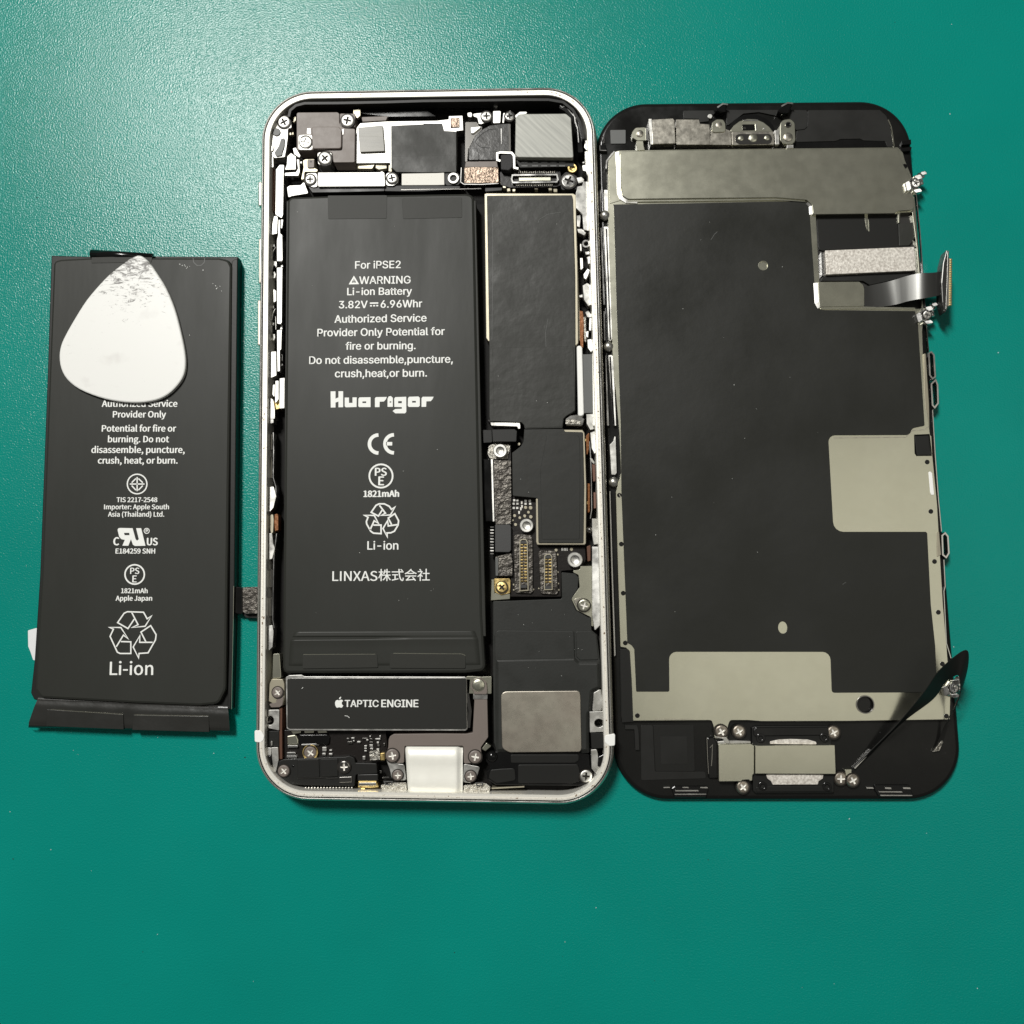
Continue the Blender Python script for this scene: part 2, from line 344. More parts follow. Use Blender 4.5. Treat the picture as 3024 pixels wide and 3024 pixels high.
# ------------------------------------------------------------------ lettering
_fonts = {}
def font(kind=True):
    f_ = 'Noto Sans CJK Regular.woff2' if kind == 'noto' else 'Inter.woff2'
    if f_ not in _fonts:
        try:
            import os
            _fonts[f_] = bpy.data.fonts.load(os.path.join(bpy.utils.system_resource('DATAFILES'), 'fonts', f_))
        except Exception: _fonts[f_] = None
    return _fonts[f_]
def text(parent, s, p0, p1, z, weight=0.0, ysc=1.0, inter=True, name='printed_text', m='print', space=1.0):
    """one printed line: p0 / p1 = left and right end of its baseline"""
    cu = bpy.data.curves.new('t', 'FONT'); cu.body = s; cu.size = 1.0
    if inter and font(inter): cu.font = font(inter)
    cu.space_character = space; cu.resolution_u = 3
    ob = bpy.data.objects.new('t', cu); COL.objects.link(ob)
    dg = bpy.context.evaluated_depsgraph_get(); me0 = ob.evaluated_get(dg).to_mesh()
    vs = [v.co.copy() for v in me0.vertices]; fs = [tuple(p.vertices) for p in me0.polygons]
    ob.evaluated_get(dg).to_mesh_clear(); bpy.data.objects.remove(ob); bpy.data.curves.remove(cu)
    x0 = min(v.x for v in vs); x1 = max(v.x for v in vs)
    a = at(*p0[:2], z); b = at(*p1[:2], z); u = (b - a); sc = u.length / (x1 - x0); u.normalize(); n = Vector((-u.y, u.x, 0))
    out, fs0, fs = [], fs, []
    for k, (ox, oy) in enumerate(((0, 0), (-1, 0.3), (1, 0.3), (0, 1))):      # heavier strokes: thin layers of ink
        st = len(out); out += [a + u * ((v.x - x0 + ox * weight) * sc) + n * ((v.y + oy * weight) * sc * ysc) + Vector((0, 0, 0.003 * k)) for v in vs]
        fs += [tuple(i + st for i in f) for f in fs0]
    o = build(name, out, fs, m, parent); return o
def flat_polys(name, parent, polys, z, m='print'):
    """flat print cut to several outlines; each entry = (outer, [holes])"""
    V_, F_ = [], []
    for outer, holes in polys:
        loops = [[p.xy for p in world(l, z)] for l in [outer] + list(holes)]; s = len(V_)
        for l in loops: V_ += [(q.x, q.y, z) for q in l]
        for t in tessellate_polygon([[Vector((q.x, q.y, 0)) for q in l] for l in loops]):
            a, b_, c = (s + i for i in t); va, vb, vc = Vector(V_[a]), Vector(V_[b_]), Vector(V_[c])
            if (vb - va).cross(vc - va).z < 0: a, c = c, a
            F_.append((a, b_, c))
    return build(name, V_, F_, m, parent)
def arc(c, r, a0, a1, n=14): return [(c[0] + r * math.cos(math.radians(a0 + (a1 - a0) * i / n)), c[1] - r * math.sin(math.radians(a0 + (a1 - a0) * i / n))) for i in range(n + 1)]
def circ(c, r, n=28): return [(c[0] + r * math.cos(2 * PI * i / n), c[1] - r * math.sin(2 * PI * i / n)) for i in range(n)]
def smooth_closed(pts, k=4):
    n = len(pts); out = []
    for i in range(n):
        p0, p1, p2, p3 = (Vector(pts[(i + d) % n][:2]) for d in (-1, 0, 1, 2))
        for j in range(k):
            t = j / k; out.append(tuple(0.5 * ((2 * p1) + (p2 - p0) * t + (2 * p0 - 5 * p1 + 4 * p2 - p3) * t * t + (3 * p1 - p0 - 3 * p2 + p3) * t ** 3)))
    return out

# ================================================================== the setting
def make_mat():
    me = bpy.data.meshes.new('work_mat'); s = 0.9
    me.from_pydata([(-s, -s, 0), (s, -s, 0), (s, s, 0), (-s, s, 0)], [], [(0, 1, 2, 3)]); me.update()
    o = link('work_mat', me, 'mat', None); o['kind'] = 'structure'; o['label'] = 'teal green work mat with a fine grain under all the parts'; return o
make_mat()

# ================================================================== phone body
def frame_sweep(name, parent, m, loop, prof, smooth=True):
    n = len(loop); v, f = [], []; rows = [inset(loop, d) for d, z in prof]
    for row, (d, z) in zip(rows, prof): v += [(q.x, q.y, z) for q in row]
    for k in range(len(prof) - 1):
        for i in range(n): j = (i + 1) % n; f.append((k * n + i, k * n + j, k * n + n + j, k * n + n + i))
    return build(name, v, f, m, parent, smooth)
def dense(loop, step=2.0):
    out = []
    for i in range(len(loop)):
        a = loop[i]; b = loop[(i + 1) % len(loop)]; k = max(1, int((b - a).length / step))
        out += [a.lerp(b, j / k) for j in range(k)]
    return out

ctr = at(1287, 1320, 0)
phone = thing('phone_body', 'opened smartphone body with silver frame, circuit boards and modules showing', 'phone', (ctr.x, ctr.y, 0))
LOOP = dense(rounded(X((777, 280), (1757, 265), (1818, 2376), (758, 2359)), 4.0, 10.3))
frame_sweep('side_band', phone, 'alu_side', LOOP, [(1.3, 0.05), (0.6, 0.35), (0.15, 1.1), (0, 2.2), (0, 4.2), (0.06, 4.9), (0.22, 5.5), (0.45, 5.85), (0.62, 5.95)])
frame_sweep('bezel_edge', phone, 'chrome', LOOP, [(0.40, 5.80), (0.46, 6.02), (0.60, 6.08), (0.72, 6.0), (0.72, 5.7)])
frame_sweep('seal_groove', phone, 'black', LOOP, [(0.70, 5.76), (0.98, 5.76)], False)
frame_sweep('rim', phone, 'alu', LOOP, [(0.93, 5.6), (0.95, 5.98), (1.02, 6.03), (1.85, 6.0), (1.95, 5.9), (1.98, 5.0), (1.98, 1.0)], False)
frame_sweep('seal_residue', phone, 'residue', LOOP, [(1.12, 6.0), (1.18, 6.07), (1.42, 6.07), (1.50, 6.0)], False)
plate('back_plate', phone, 'black_floor', None, 1.15, 0.5, b=0, loop=inset(LOOP, 1.9))
# dark inner wall along the top edge and bottom corners
stroke('antenna_wall', phone, 'black', A((395, 330), (410, 265), (470, 215), (560, 192), (900, 190), (1400, 180)) + B((0, 168), (700, 160), (1000, 155), (1300, 155), (1450, 180), (1550, 260), (1620, 380), (1660, 560)), 0.5, 5.85, 1.1)
plate('antenna_strip', phone, 'black_gloss', A((1150, 230), (1500, 215), (1932, 210)) + B((60, 200), (700, 195), (700, 235), (0, 245)) + A((1932, 330), (1430, 335), (1150, 300)), 3.6, 1.2, r=0.1)
# antenna breaks and side keys
for z_, pts in (('l', EE((40, 900), (110, 905), (142, 960), (135, 1000), (105, 1030), (42, 1022))), ('r', F((1735, 1130), (1825, 1115), (1823, 1230), (1770, 1235), (1728, 1200), (1722, 1165)))):
    plate('antenna_band', phone, 'white_plastic', pts, 6.12, 4.6, r=0.3, b=0.1)
for pts in (A((78, 1005), (125, 1005), (125, 1258), (78, 1258)), P((66, 408), (100, 408), (100, 787), (66, 787)), P((57, 925), (95, 925), (95, 1308), (57, 1308))):
    plate('side_button', phone, 'alu_side', pts, 4.6, 2.8, r=0.25, b=0.25)
plate('mute_switch', phone, 'alu_side', A((116, 742), (140, 742), (140, 985), (116, 985)), 5.2, 3.2, r=0.2, b=0.2)

def grp(name, parent=None):      # an empty that gathers the pieces of one module as sub-parts
    p = parent or phone; o = bpy.data.objects.new(name, None); COL.objects.link(o); o.parent = p; o.empty_display_size = 0.005; return o
def bits(parent, name, m, polys, z1, th=0.5, r=0.12, b=0.06):
    for q in polys:
        o = plate(name, parent, m, q, z1, z1 - th, r=r, b=b); vs = o.data.vertices
        cx = sum(v.co.x for v in vs) / len(vs); cy = sum(v.co.y for v in vs) / len(vs); tx, ty = random.uniform(-.09, .09), random.uniform(-.09, .09)
        for v in vs: v.co.z += (v.co.x - cx) * tx + (v.co.y - cy) * ty * 0.4

# ---- upper left corner: mounting bracket, rear camera cover, flash flex
cb = grp('corner_bracket')
plate('bracket_plate', cb, 'steel', A((300, 325), (395, 322), (425, 395), (425, 450), (390, 455), (386, 560), (372, 660), (355, 752), (252, 762), (186, 715), (186, 560), (236, 430)), 4.9, 1.2, r=0.3)
plate('plastic_clip', cb, 'sensor', A((315, 560), (355, 550), (350, 640), (330, 700), (325, 735), (265, 745), (245, 705), (290, 640)), 5.15, 4.9, r=0.3)
plate('clip_lever', cb, 'steel', A((188, 640), (245, 625), (235, 680), (188, 712)), 5.2, 4.9, r=0.2)
screw(cb, A((347, 390)), px(66, 3.5127), 5.05)
disc('rubber_pad', cb, 'sensor', A((268, 490))[0], px(43, 3.5127), 5.15, 4.8)
cc = grp('camera_cover')
plate('cover_plate', cc, 'taupe', A((476, 300), (490, 287), (900, 284), (922, 300), (922, 395), (945, 435), (985, 452), (1085, 456), (1080, 800), (1068, 806), (858, 808), (846, 705), (780, 690), (660, 668), (640, 680), (486, 680), (478, 660)), 5.2, 1.5, r=0.35, b=0.1)
plate('raised_centre', cc, 'taupe', A((632, 434), (915, 434), (945, 470), (942, 662), (640, 665)), 5.75, 5.0, r=0.5, b=0.14)
plate('lug', cc, 'taupe', A((925, 298), (1085, 300), (1088, 440), (925, 440)), 4.9, 1.4, r=0.3)
bits(cc, 'notch', 'chrome', [A((585, 450), (625, 448), (628, 512), (580, 512)), A((945, 458), (972, 456), (966, 520), (948, 525))], 5.3, 0.4, 0.15)
plate('lug', cc, 'steel', A((495, 520), (640, 515), (645, 678), (495, 678)), 5.28, 4.9, r=0.5)
plate('lug', cc, 'steel', A((690, 700), (845, 700), (838, 832), (700, 832)), 5.0, 1.5, r=0.5)
for c in (A((1005, 374)), A((568, 600)), A((772, 766))): screw(cc, c, px(68, 3.5127), 5.3)
bits(phone, 'spring_contact', 'cream_metal', [A((1062, 262), (1140, 250), (1140, 320), (1110, 348), (1070, 330)), A((436, 345), (472, 325), (470, 370), (440, 400)), A((400, 500), (420, 492), (428, 520), (405, 525)), A((430, 495), (446, 490), (446, 520), (432, 522))], 4.4, 0.8)
plate('spacer', phone, 'taupe', A((1150, 335), (1425, 325), (1405, 372), (1160, 385)), 4.2, 1.2, r=0.2)
bits(phone, 'spring_contact', 'steel', [A((380, 745), (418, 706), (470, 742), (470, 880), (355, 886), (375, 830)), A((438, 660), (470, 652), (518, 735), (505, 758), (450, 720)),
     A((476, 772), (505, 775), (510, 905), (495, 945), (355, 948), (355, 915), (470, 905), (490, 870)), A((512, 795), (535, 795), (530, 820), (515, 818))], 4.3, 0.9)
fl = grp('flash_connector')
plate('housing', fl, 'cream_metal', A((542, 785), (570, 772), (662, 770), (665, 865), (700, 880), (690, 905), (560, 905), (555, 980), (520, 990), (548, 860)), 3.9, 1.2)
plate('chip', fl, 'taupe', A((588, 775), (660, 775), (660, 860), (588, 862)), 4.2, 3.8)
disc('hole_mark', fl, 'black', A((626, 797))[0], 0.16, 4.24, 4.1, b=0.02)
# ---- left rail of the frame
for q in (A((172, 742), (236, 740), (240, 858), (172, 860)), A((262, 880), (300, 830), (350, 830), (345, 880), (338, 1350), (322, 1388), (255, 1345))):
    plate('side_rail', phone, 'steel', q, 4.9, 1.2, r=0.2)
plate('flex_cable', phone, 'flex_brown', A((213, 862), (250, 862), (245, 1312), (208, 1310)), 3.8, 1.2, r=0.05)
bits(phone, 'side_rail', 'steel', [P((196, 222), (222, 216), (228, 235), (224, 370), (178, 380), (182, 285)), P((233, 250), (246, 250), (248, 365), (266, 380), (270, 590), (262, 603), (222, 602), (220, 430), (230, 380)), P((252, 250), (275, 250), (266, 325), (252, 325)),
     P((220, 655), (266, 652), (268, 660), (262, 1115), (250, 1130), (222, 1125)), P((220, 1180), (262, 1172), (258, 1340), (246, 1350), (248, 1525), (226, 1530), (222, 1320)), P((170, 1360), (216, 1358), (218, 1560), (168, 1582)),
     P((208, 1605), (236, 1602), (236, 1760), (204, 1800)), P((244, 1585), (288, 1580), (284, 1835), (240, 1840)), P((186, 1640), (204, 1630), (202, 1750), (182, 1720)), P((165, 1745), (190, 1765), (205, 1850), (205, 1925), (166, 1925)), P((190, 830), (216, 850), (216, 935), (192, 950))], 4.7, 3.0)
bits(phone, 'spring_contact', 'chrome', [P((176, 460), (200, 455), (205, 478), (182, 484)), P((205, 485), (214, 480), (190, 520), (184, 585), (178, 580), (184, 510)), P((176, 598), (216, 600), (222, 640), (214, 662), (205, 640), (190, 640), (184, 678), (174, 670)),
     P((182, 690), (204, 685), (214, 712), (206, 745), (178, 745), (176, 722), (196, 714)), P((174, 975), (198, 970), (198, 998), (176, 996)), P((200, 1000), (212, 995), (190, 1040), (180, 1100), (176, 1100), (178, 1040)), P((206, 1065), (214, 1062), (216, 1180), (206, 1175)),
     P((176, 1118), (198, 1115), (198, 1138), (176, 1140)), P((174, 1140), (182, 1140), (182, 1200), (173, 1200)), P((180, 1210), (205, 1212), (208, 1240), (196, 1270), (172, 1265), (172, 1245), (188, 1240)), P((253, 628), (275, 632), (272, 652), (252, 650)), P((250, 1150), (268, 1135), (268, 1170), (246, 1172)),
     P((262, 1380), (270, 1380), (270, 1440), (262, 1440)), P((253, 1460), (272, 1460), (270, 1480), (254, 1480))], 3.7, 1.8, 0.08, 0.08)
plate('solder_pad', phone, 'gold', P((206, 1770), (270, 1755), (270, 1830), (205, 1850)), 3.9, 1.2)
bits(phone, 'side_clip', 'steel', [Q((138, 20), (170, 10), (168, 120), (140, 128)), Q((138, 588), (168, 586), (178, 620), (188, 655), (168, 740), (138, 778)), Q((135, 925), (158, 930), (165, 1000), (178, 1040), (158, 1115), (133, 1122)), Q((132, 1606), (160, 1600), (168, 1650), (160, 1760), (130, 1792))], 4.6, 2.6)
bits(phone, 'side_clip', 'chrome_dark', [Q((146, 205), (160, 200), (158, 320), (146, 320)), Q((150, 330), (160, 410), (156, 525), (140, 528), (140, 480)), Q((136, 1200), (160, 1190), (158, 1325), (134, 1325)), Q((132, 1400), (160, 1400), (160, 1532), (134, 1535))], 4.0, 2.0)
plate('side_clip', phone, 'cream_metal', Q((135, 800), (165, 785), (170, 830), (165, 925), (150, 930), (135, 890)), 4.3, 2.0)
plate('flex_cable', phone, 'flex_orange', Q((176, 790), (195, 785), (203, 800), (203, 905), (178, 915), (172, 850)), 4.2, 2.0, r=0.05)
for s_, wd in ((Q((166, 190), (168, 330), (165, 520), (185, 590), (185, 640)), 0.12), (Q((190, 930), (170, 1100), (165, 1330), (162, 1560), (172, 1620)), 0.12)):
    stroke('side_clip', phone, 'chrome', s_, wd, 4.3, 1.2)
# ---- top middle: board shields
ms = grp('upper_shield')
plate('shield_plate', ms, 'steel', A((1096, 450), (1138, 398), (1410, 380), (1932, 372)) + B((262, 358), (264, 325), (408, 320), (416, 475), (345, 482), (345, 840), (120, 850), (0, 850)) + A((1455, 870), (1445, 812), (1098, 816)), 4.2, 1.2, r=0.15)
plate('black_film', ms, 'film', A((1458, 426), (1932, 404)) + B((0, 404), (195, 402), (215, 478), (343, 486), (345, 905), (0, 912)) + A((1932, 912), (1510, 908), (1460, 860)), 4.36, 4.0, r=0.15)
plate('film_overlap', ms, 'film', A((1462, 745)) + B((330, 730), (343, 905), (0, 910)) + A((1515, 905), (1465, 860)), 4.44, 4.3, r=0.1, b=0.03)
plate('bent_flex', ms, 'flex_olive', A((1115, 445), (1370, 422), (1392, 690), (1135, 700)), 4.7, 4.1, r=0.15)
plate('copper_patch', ms, 'foil_brown', B((282, 346), (374, 340), (376, 440), (282, 446)), 4.4, 4.1, r=0.1)
bits(phone, 'solder_pad', 'cream_metal', [A((1096, 828), (1190, 826), (1290, 830), (1262, 875), (1098, 868)), A((1300, 822), (1410, 822), (1412, 868), (1330, 882), (1296, 866)), A((1432, 820), (1462, 822), (1466, 905), (1430, 900))], 3.6, 1.0)
# ---- long connector cover, label strip
lc = grp('connector_cover')
plate('cover_bar', lc, 'steel', A((695, 908), (1340, 905), (1365, 892), (1392, 915), (1398, 1048), (1385, 1056), (700, 1060)), 5.0, 2.0, r=0.2, b=0.12)
plate('end_tab', lc, 'steel', A((580, 918), (692, 912), (696, 1060), (650, 1066), (590, 1045), (560, 990)), 4.7, 2.0, r=0.6)
plate('end_tab', lc, 'steel', A((1402, 915), (1480, 905), (1535, 960), (1525, 1020), (1480, 1050), (1402, 1050)), 4.7, 2.0, r=0.6)
for c in (A((620, 985)), A((1468, 972))): screw(lc, c, px(56, 3.5127), 4.85)
plate('foam_edge', phone, 'panel_dark', A((590, 1050), (700, 1064), (1390, 1060), (1390, 1105), (1000, 1115), (640, 1120)), 4.4, 1.2, r=0.2)
plate('foam_edge', phone, 'black', A((1390, 1050), (1560, 1045)) + B((380, 1050), (385, 1078), (0, 1108)) + A((1560, 1108), (1392, 1105)), 4.3, 1.2, r=0.2)
stroke('film_edge', phone, 'chrome_dark', A((1562, 1090)) + B((0, 1086), (380, 1082), (600, 1078)), 0.12, 4.36, 4.1)
plate('corner_foil', phone, 'steel', A((376, 1062), (405, 1045), (520, 1040), (555, 1000), (575, 1060), (602, 1128), (430, 1156), (390, 1172)), 4.2, 1.2, r=0.25)
plate('label_sticker', phone, 'white_label', A((1567, 922), (1932, 916)) + B((217, 912), (219, 1040)) + A((1932, 1042), (1567, 1044)), 4.5, 3.4, r=0.12)
standoff(phone, B((312, 972)), px(62, 3.5127), 4.3)
plate('standoff_base', phone, 'black', B((222, 905), (340, 900), (385, 940), (380, 1040), (225, 1050)), 4.1, 1.2, r=0.6)
# ---- black film cover beside the camera
fc = grp('antenna_cover')
plate('cover_frame', fc, 'chrome_dark', B((440, 385), (556, 385), (575, 425), (615, 432), (600, 520), (470, 655), (458, 800), (430, 800), (432, 400)), 4.0, 1.2, r=0.2)
plate('tab', fc, 'steel', B((490, 442), (600, 430), (590, 450), (520, 505), (494, 505)), 4.4, 3.9, r=0.15)
plate('dark_sheet', fc, 'film_clear', B((468, 780), (465, 662), (492, 612), (528, 540), (600, 468), (690, 420), (800, 405), (905, 400), (908, 690), (772, 700), (764, 785)), 4.5, 1.4, r=0.3, b=0.15)
stroke('ridge', fc, 'black', B((758, 458), (690, 462), (620, 500), (560, 555), (538, 590), (560, 622), (600, 650), (690, 655)), 0.13, 4.55, 4.4)
plate('ridge', fc, 'film_clear', B((600, 705), (748, 688), (762, 780), (580, 782), (578, 740)), 4.56, 4.3, r=0.2)
plate('ridge', fc, 'film_clear', B((470, 665), (560, 660), (578, 720), (576, 782), (470, 782)), 4.6, 4.3, r=0.3)
stroke('ridge', fc, 'chrome', B((808, 455), (810, 615)), 0.12, 4.58, 4.4)
stroke('ridge', fc, 'chrome_dark', B((895, 410), (898, 690)), 0.35, 4.7, 4.4)
plate('copper_foil', phone, 'foil_brown', B((424, 858), (560, 850), (780, 856), (784, 1012), (775, 1022), (425, 1024)), 4.3, 1.2, r=0.2, b=0.1)
plate('copper_foil', phone, 'taupe', B((440, 796), (762, 790), (775, 856), (430, 856)), 4.2, 1.2, r=0.1)
stroke('foil_edge', phone, 'chrome', B((394, 860), (388, 1010), (420, 1032), (600, 1034), (780, 1024)), 0.10, 4.2, 3.6)
plate('sponge_pad', phone, 'sponge', B((803, 725), (918, 722), (926, 745), (926, 850), (888, 888), (806, 880)), 5.1, 3.0, r=0.3, b=0.15)
stroke('sponge_clip', phone, 'steel', B((800, 790), (768, 780), (766, 712), (800, 702), (915, 706), (940, 735), (944, 860), (985, 870)), 0.42, 4.6, 3.4)
# ---- screws and lugs by the camera
for q in (B((455, 290), (500, 285), (510, 310), (500, 340), (460, 332)), B((515, 300), (590, 292), (640, 285), (705, 320), (700, 365), (640, 395), (600, 412), (575, 405), (560, 345), (520, 330)), B((722, 272), (806, 270), (800, 398), (722, 402)), B((720, 190), (745, 185), (780, 235), (735, 232)),
          B((828, 292), (850, 290), (838, 400), (818, 398)), B((950, 320), (1000, 280), (1075, 278), (1078, 300), (1000, 320), (962, 360)), B((855, 285), (900, 268), (940, 300), (950, 350), (900, 385), (850, 370))):
    plate('lug', phone, 'steel', q, 4.2, 1.3, r=0.25)
screw(phone, B((655, 330)), px(56, 3.5127), 4.5); screw(phone, B((893, 330)), px(50, 3.5127), 4.4, 'chrome')
# ---- rear camera module
rc = grp('rear_camera')
plate('camera_plate', rc, 'brushed', B((958, 345, 0.5), (990, 304, 0.5), (1480, 300, 0.7), (1532, 345, 0.5), (1558, 758, 0.35), (975, 752, 0.9), (952, 720, 0.4)), 6.0, 3.8, r=0.5, b=0.12)
plate('camera_body', rc, 'black', B((985, 690), (1560, 700), (1565, 850), (1000, 862), (965, 800)), 4.6, 1.4, r=0.3)
for yy in (805, 842):
    for xx in (1050, 1160, 1255, 1350, 1440): plate('vent_slot', rc, 'sensor', B((xx - 32, yy - 7), (xx + 32, yy - 7), (xx + 32, yy + 7), (xx - 32, yy + 7)), 4.66, 4.5, r=0.05, b=0.02)
# ---- screen connector on the board
dc = grp('screen_connector')
plate('socket_base', dc, 'pcb', B((790, 905), (900, 880), (1420, 878), (1440, 1040), (1380, 1062), (900, 1070), (800, 1040)), 3.4, 1.2, r=0.3)
stroke('socket_frame', dc, 'chrome', B((925, 938), (1385, 932), (1398, 985), (1380, 1008), (930, 1014), (916, 980)), 0.28, 4.2, 3.2, True)
plate('socket_bar', dc, 'nickel', B((990, 962), (1322, 958), (1324, 996), (990, 1000)), 4.3, 3.3, r=0.08)
for i in range(20):
    for yy, o_ in ((908, 0), (1038, -25)):
        x = 985 + i * 19.5 + o_; plate('pin', dc, 'foil_silver', B((x, yy - 11), (x + 9, yy - 11), (x + 9, yy + 11), (x, yy + 11)), 3.75, 3.3, r=0.03, b=0.03)
plate('boss', phone, 'black', B((1420, 960), (1480, 900), (1600, 950), (1600, 1085), (1430, 1095)), 3.9, 1.2, r=0.5)
screw(phone, B((1510, 1000)), px(78, 3.5127), 4.2, 'chrome'); standoff(phone, B((1545, 868)), px(50, 3.5127), 4.4, 'gold')
bits(phone, 'solder_pad', 'cream_metal', [B((820, 1040), (860, 1045), (858, 1075), (825, 1072)), B((865, 1075), (900, 1070), (908, 1105), (870, 1112)), B((922, 1080), (960, 1080), (955, 1110), (925, 1110)), B((1300, 1070), (1335, 1070), (1338, 1098), (1302, 1100)), B((1350, 1078), (1392, 1078), (1392, 1115), (1352, 1115)), B((1155, 1075), (1190, 1075), (1190, 1086), (1155, 1086)),
     B((790, 985), (830, 970), (830, 1025), (792, 1030)), B((830, 950), (870, 950), (900, 975), (835, 985))], 3.3, 1.5, 0.15, 0.1)
plate('flex_cable', phone, 'panel_dark', B((640, 1070), (820, 1065), (815, 1098), (640, 1110)), 4.0, 1.2, r=0.15)
# ---- right rail of the frame
bits(phone, 'side_rail', 'steel', [B((1672, 580), (1740, 572), (1756, 600), (1752, 660), (1700, 690), (1668, 650)), B((1676, 690), (1752, 685), (1765, 900), (1715, 990), (1690, 900), (1676, 800)), B((1590, 965), (1640, 955), (1668, 980), (1662, 1010), (1610, 1025)),
     B((1602, 1058), (1650, 1048), (1662, 1005), (1705, 1005), (1722, 1300), (1718, 1515), (1664, 1500), (1652, 1345), (1610, 1305), (1584, 1280), (1582, 1130)), B((1648, 835), (1690, 830), (1700, 905), (1655, 890)), B((1650, 800), (1672, 795), (1672, 815), (1652, 818))], 4.7, 3.0)
stroke('inner_trim', phone, 'black_gloss', B((1420, 220), (1480, 255), (1545, 330), (1590, 420), (1620, 560), (1630, 700)), 0.9, 5.2, 1.5)
stroke('inner_trim', phone, 'chrome', B((1420, 215), (1440, 235), (1475, 220), (1530, 290), (1570, 330), (1575, 380), (1600, 450), (1612, 600)), 0.14, 5.35, 4.8)
bits(phone, 'spring_contact', 'steel', [R((140, 210), (178, 205), (180, 235), (172, 310), (150, 300), (148, 250)), R((195, 782), (232, 760), (265, 780), (268, 935), (240, 950), (206, 900)), R((150, 318), (190, 318), (225, 350), (208, 375), (160, 352)), R((200, 690), (235, 640), (255, 655), (240, 700), (222, 735), (204, 720)), R((228, 548), (256, 540), (262, 600), (240, 610)),
     R((215, 505), (252, 500), (248, 530), (220, 532)), R((172, 555), (196, 555), (200, 640), (176, 660)), R((172, 440), (186, 440), (188, 505), (174, 500)), R((165, 860), (195, 850), (198, 880), (168, 880)), R((232, 1220), (268, 1215), (285, 1300), (262, 1328), (236, 1290)), R((222, 1155), (245, 1150), (240, 1210), (222, 1200)),
     R((215, 1000), (240, 985), (270, 1020), (262, 1045), (232, 1040)), R((248, 1045), (268, 1045), (266, 1150), (246, 1150))], 4.0, 2.2, 0.12, 0.1)
ring('spring_ring', phone, 'chrome', R((222, 440))[0], px(34, 2.76), px(18, 2.76), 4.2, 3.4)
plate('flex_cable', phone, 'flex_orange', R((166, 985), (196, 990), (205, 1060), (200, 1290), (178, 1280), (168, 1180)), 3.5, 1.2, r=0.1)
plate('flex_cable', phone, 'cream_metal', R((128, 200), (142, 200), (170, 1000), (172, 1230), (148, 1240), (138, 900)), 3.7, 1.2, r=0.05)
plate('flex_cable', phone, 'foil_silver', R((202, 1035), (222, 1035), (225, 1250), (208, 1230)), 3.8, 1.2, r=0.1)
plate('sim_guide', phone, 'white_plastic', R((146, 1275), (175, 1268), (192, 1285), (206, 1835), (180, 1848), (158, 1840)), 4.7, 1.2, r=0.6, b=0.2)
plate('sim_guide', phone, 'sensor', R((196, 1342), (272, 1340), (280, 1820), (206, 1822)), 4.4, 1.2, r=0.1)
plate('side_rail', phone, 'alu', R((272, 1335), (290, 1335), (300, 1925), (280, 1925)), 4.9, 1.2, r=0.05)

# ---- main logic board
lb = grp('logic_board')
plate('board', lb, 'pcb', C((235, 1900)) + D((380, 120), (390, 790), (610, 795), (620, 1230), (1035, 1235), (1042, 1345), (1000, 1432), (825, 1445), (825, 1672), (378, 1672), (385, 1300), (380, 1030), (230, 1030), (200, 480), (200, 330), (385, 310)) , 2.9, 1.2, r=0.2)
plate('shield_rim', lb, 'cream_metal', C((222, 62), (240, 56), (945, 58), (968, 70), (972, 300), (982, 700), (988, 1280), (968, 1300), (290, 1275), (252, 1262), (236, 1235)), 4.6, 1.2, r=0.2, b=0.1)
plate('graphite_film', lb, 'film', C((242, 76), (936, 72), (944, 100), (962, 740), (964, 1290), (962, 1830), (935, 1850)) + D((880, 78), (848, 105), (836, 190), (505, 198), (495, 160), (470, 140), (200, 132)) + C((262, 1880), (262, 1300)), 4.85, 4.3, r=0.2, b=0.08)
plate('film_fold', lb, 'film', C((288, 1318), (946, 1304), (960, 1826), (932, 1845)) + D((870, 82), (842, 110), (830, 180), (515, 188), (480, 140), (215, 128)) + C((300, 1880)), 4.92, 4.8, r=0.15, b=0.04)
plate('shield_rim', lb, 'cream_metal', D((855, 204), (1012, 206), (1030, 235), (1046, 700), (1042, 1205), (1028, 1216), (612, 1216), (604, 1190), (602, 812), (630, 800), (640, 260)), 4.4, 1.2, r=0.2, b=0.1)
plate('graphite_film', lb, 'film_smooth', D((500, 196), (845, 196), (858, 222), (1016, 226), (1026, 700), (1020, 1200), (624, 1200), (618, 806), (398, 786), (392, 410), (470, 350), (492, 310)), 4.62, 4.0, r=0.25, b=0.08)
plate('film_pad', lb, 'film_smooth', D((655, 1168), (985, 1166), (992, 520), (985, 280), (970, 250), (700, 250), (640, 560)), 4.68, 4.6, r=0.2, b=0.05)
plate('coax_clip', lb, 'chrome', D((856, 105), (905, 72), (985, 70), (1030, 110), (1012, 172), (858, 165)), 4.2, 1.5, r=0.4, b=0.2)
plate('coax_clip', lb, 'foil_silver', D((860, 118), (935, 112), (1005, 135), (995, 160), (862, 160)), 4.5, 4.0, r=0.2, b=0.1)
plate('coax_clip', lb, 'steel', D((200, 140), (460, 140), (466, 165), (466, 198), (445, 198), (440, 178), (210, 170)), 4.6, 3.0, r=0.15)
plate('battery_socket', lb, 'panel_dark', D((215, 202), (415, 198), (438, 215), (432, 312), (222, 312)), 4.4, 2.0, r=0.25, b=0.12)
plate('battery_socket', lb, 'black', D((132, 206), (215, 206), (220, 316), (140, 322)), 3.6, 1.3, r=0.2)
plate('standoff_base', lb, 'foil_silver', D((186, 345), (240, 325), (380, 335), (370, 400), (355, 465), (200, 460), (178, 420)), 3.2, 1.4, r=0.4)
standoff(lb, D((288, 390)), px(60, 2.9733), 4.2)
plate('foil_cover', lb, 'foil_dark', D((230, 470), (384, 476), (388, 800), (386, 1035), (248, 1040), (236, 800)), 3.9, 1.2, r=0.1)
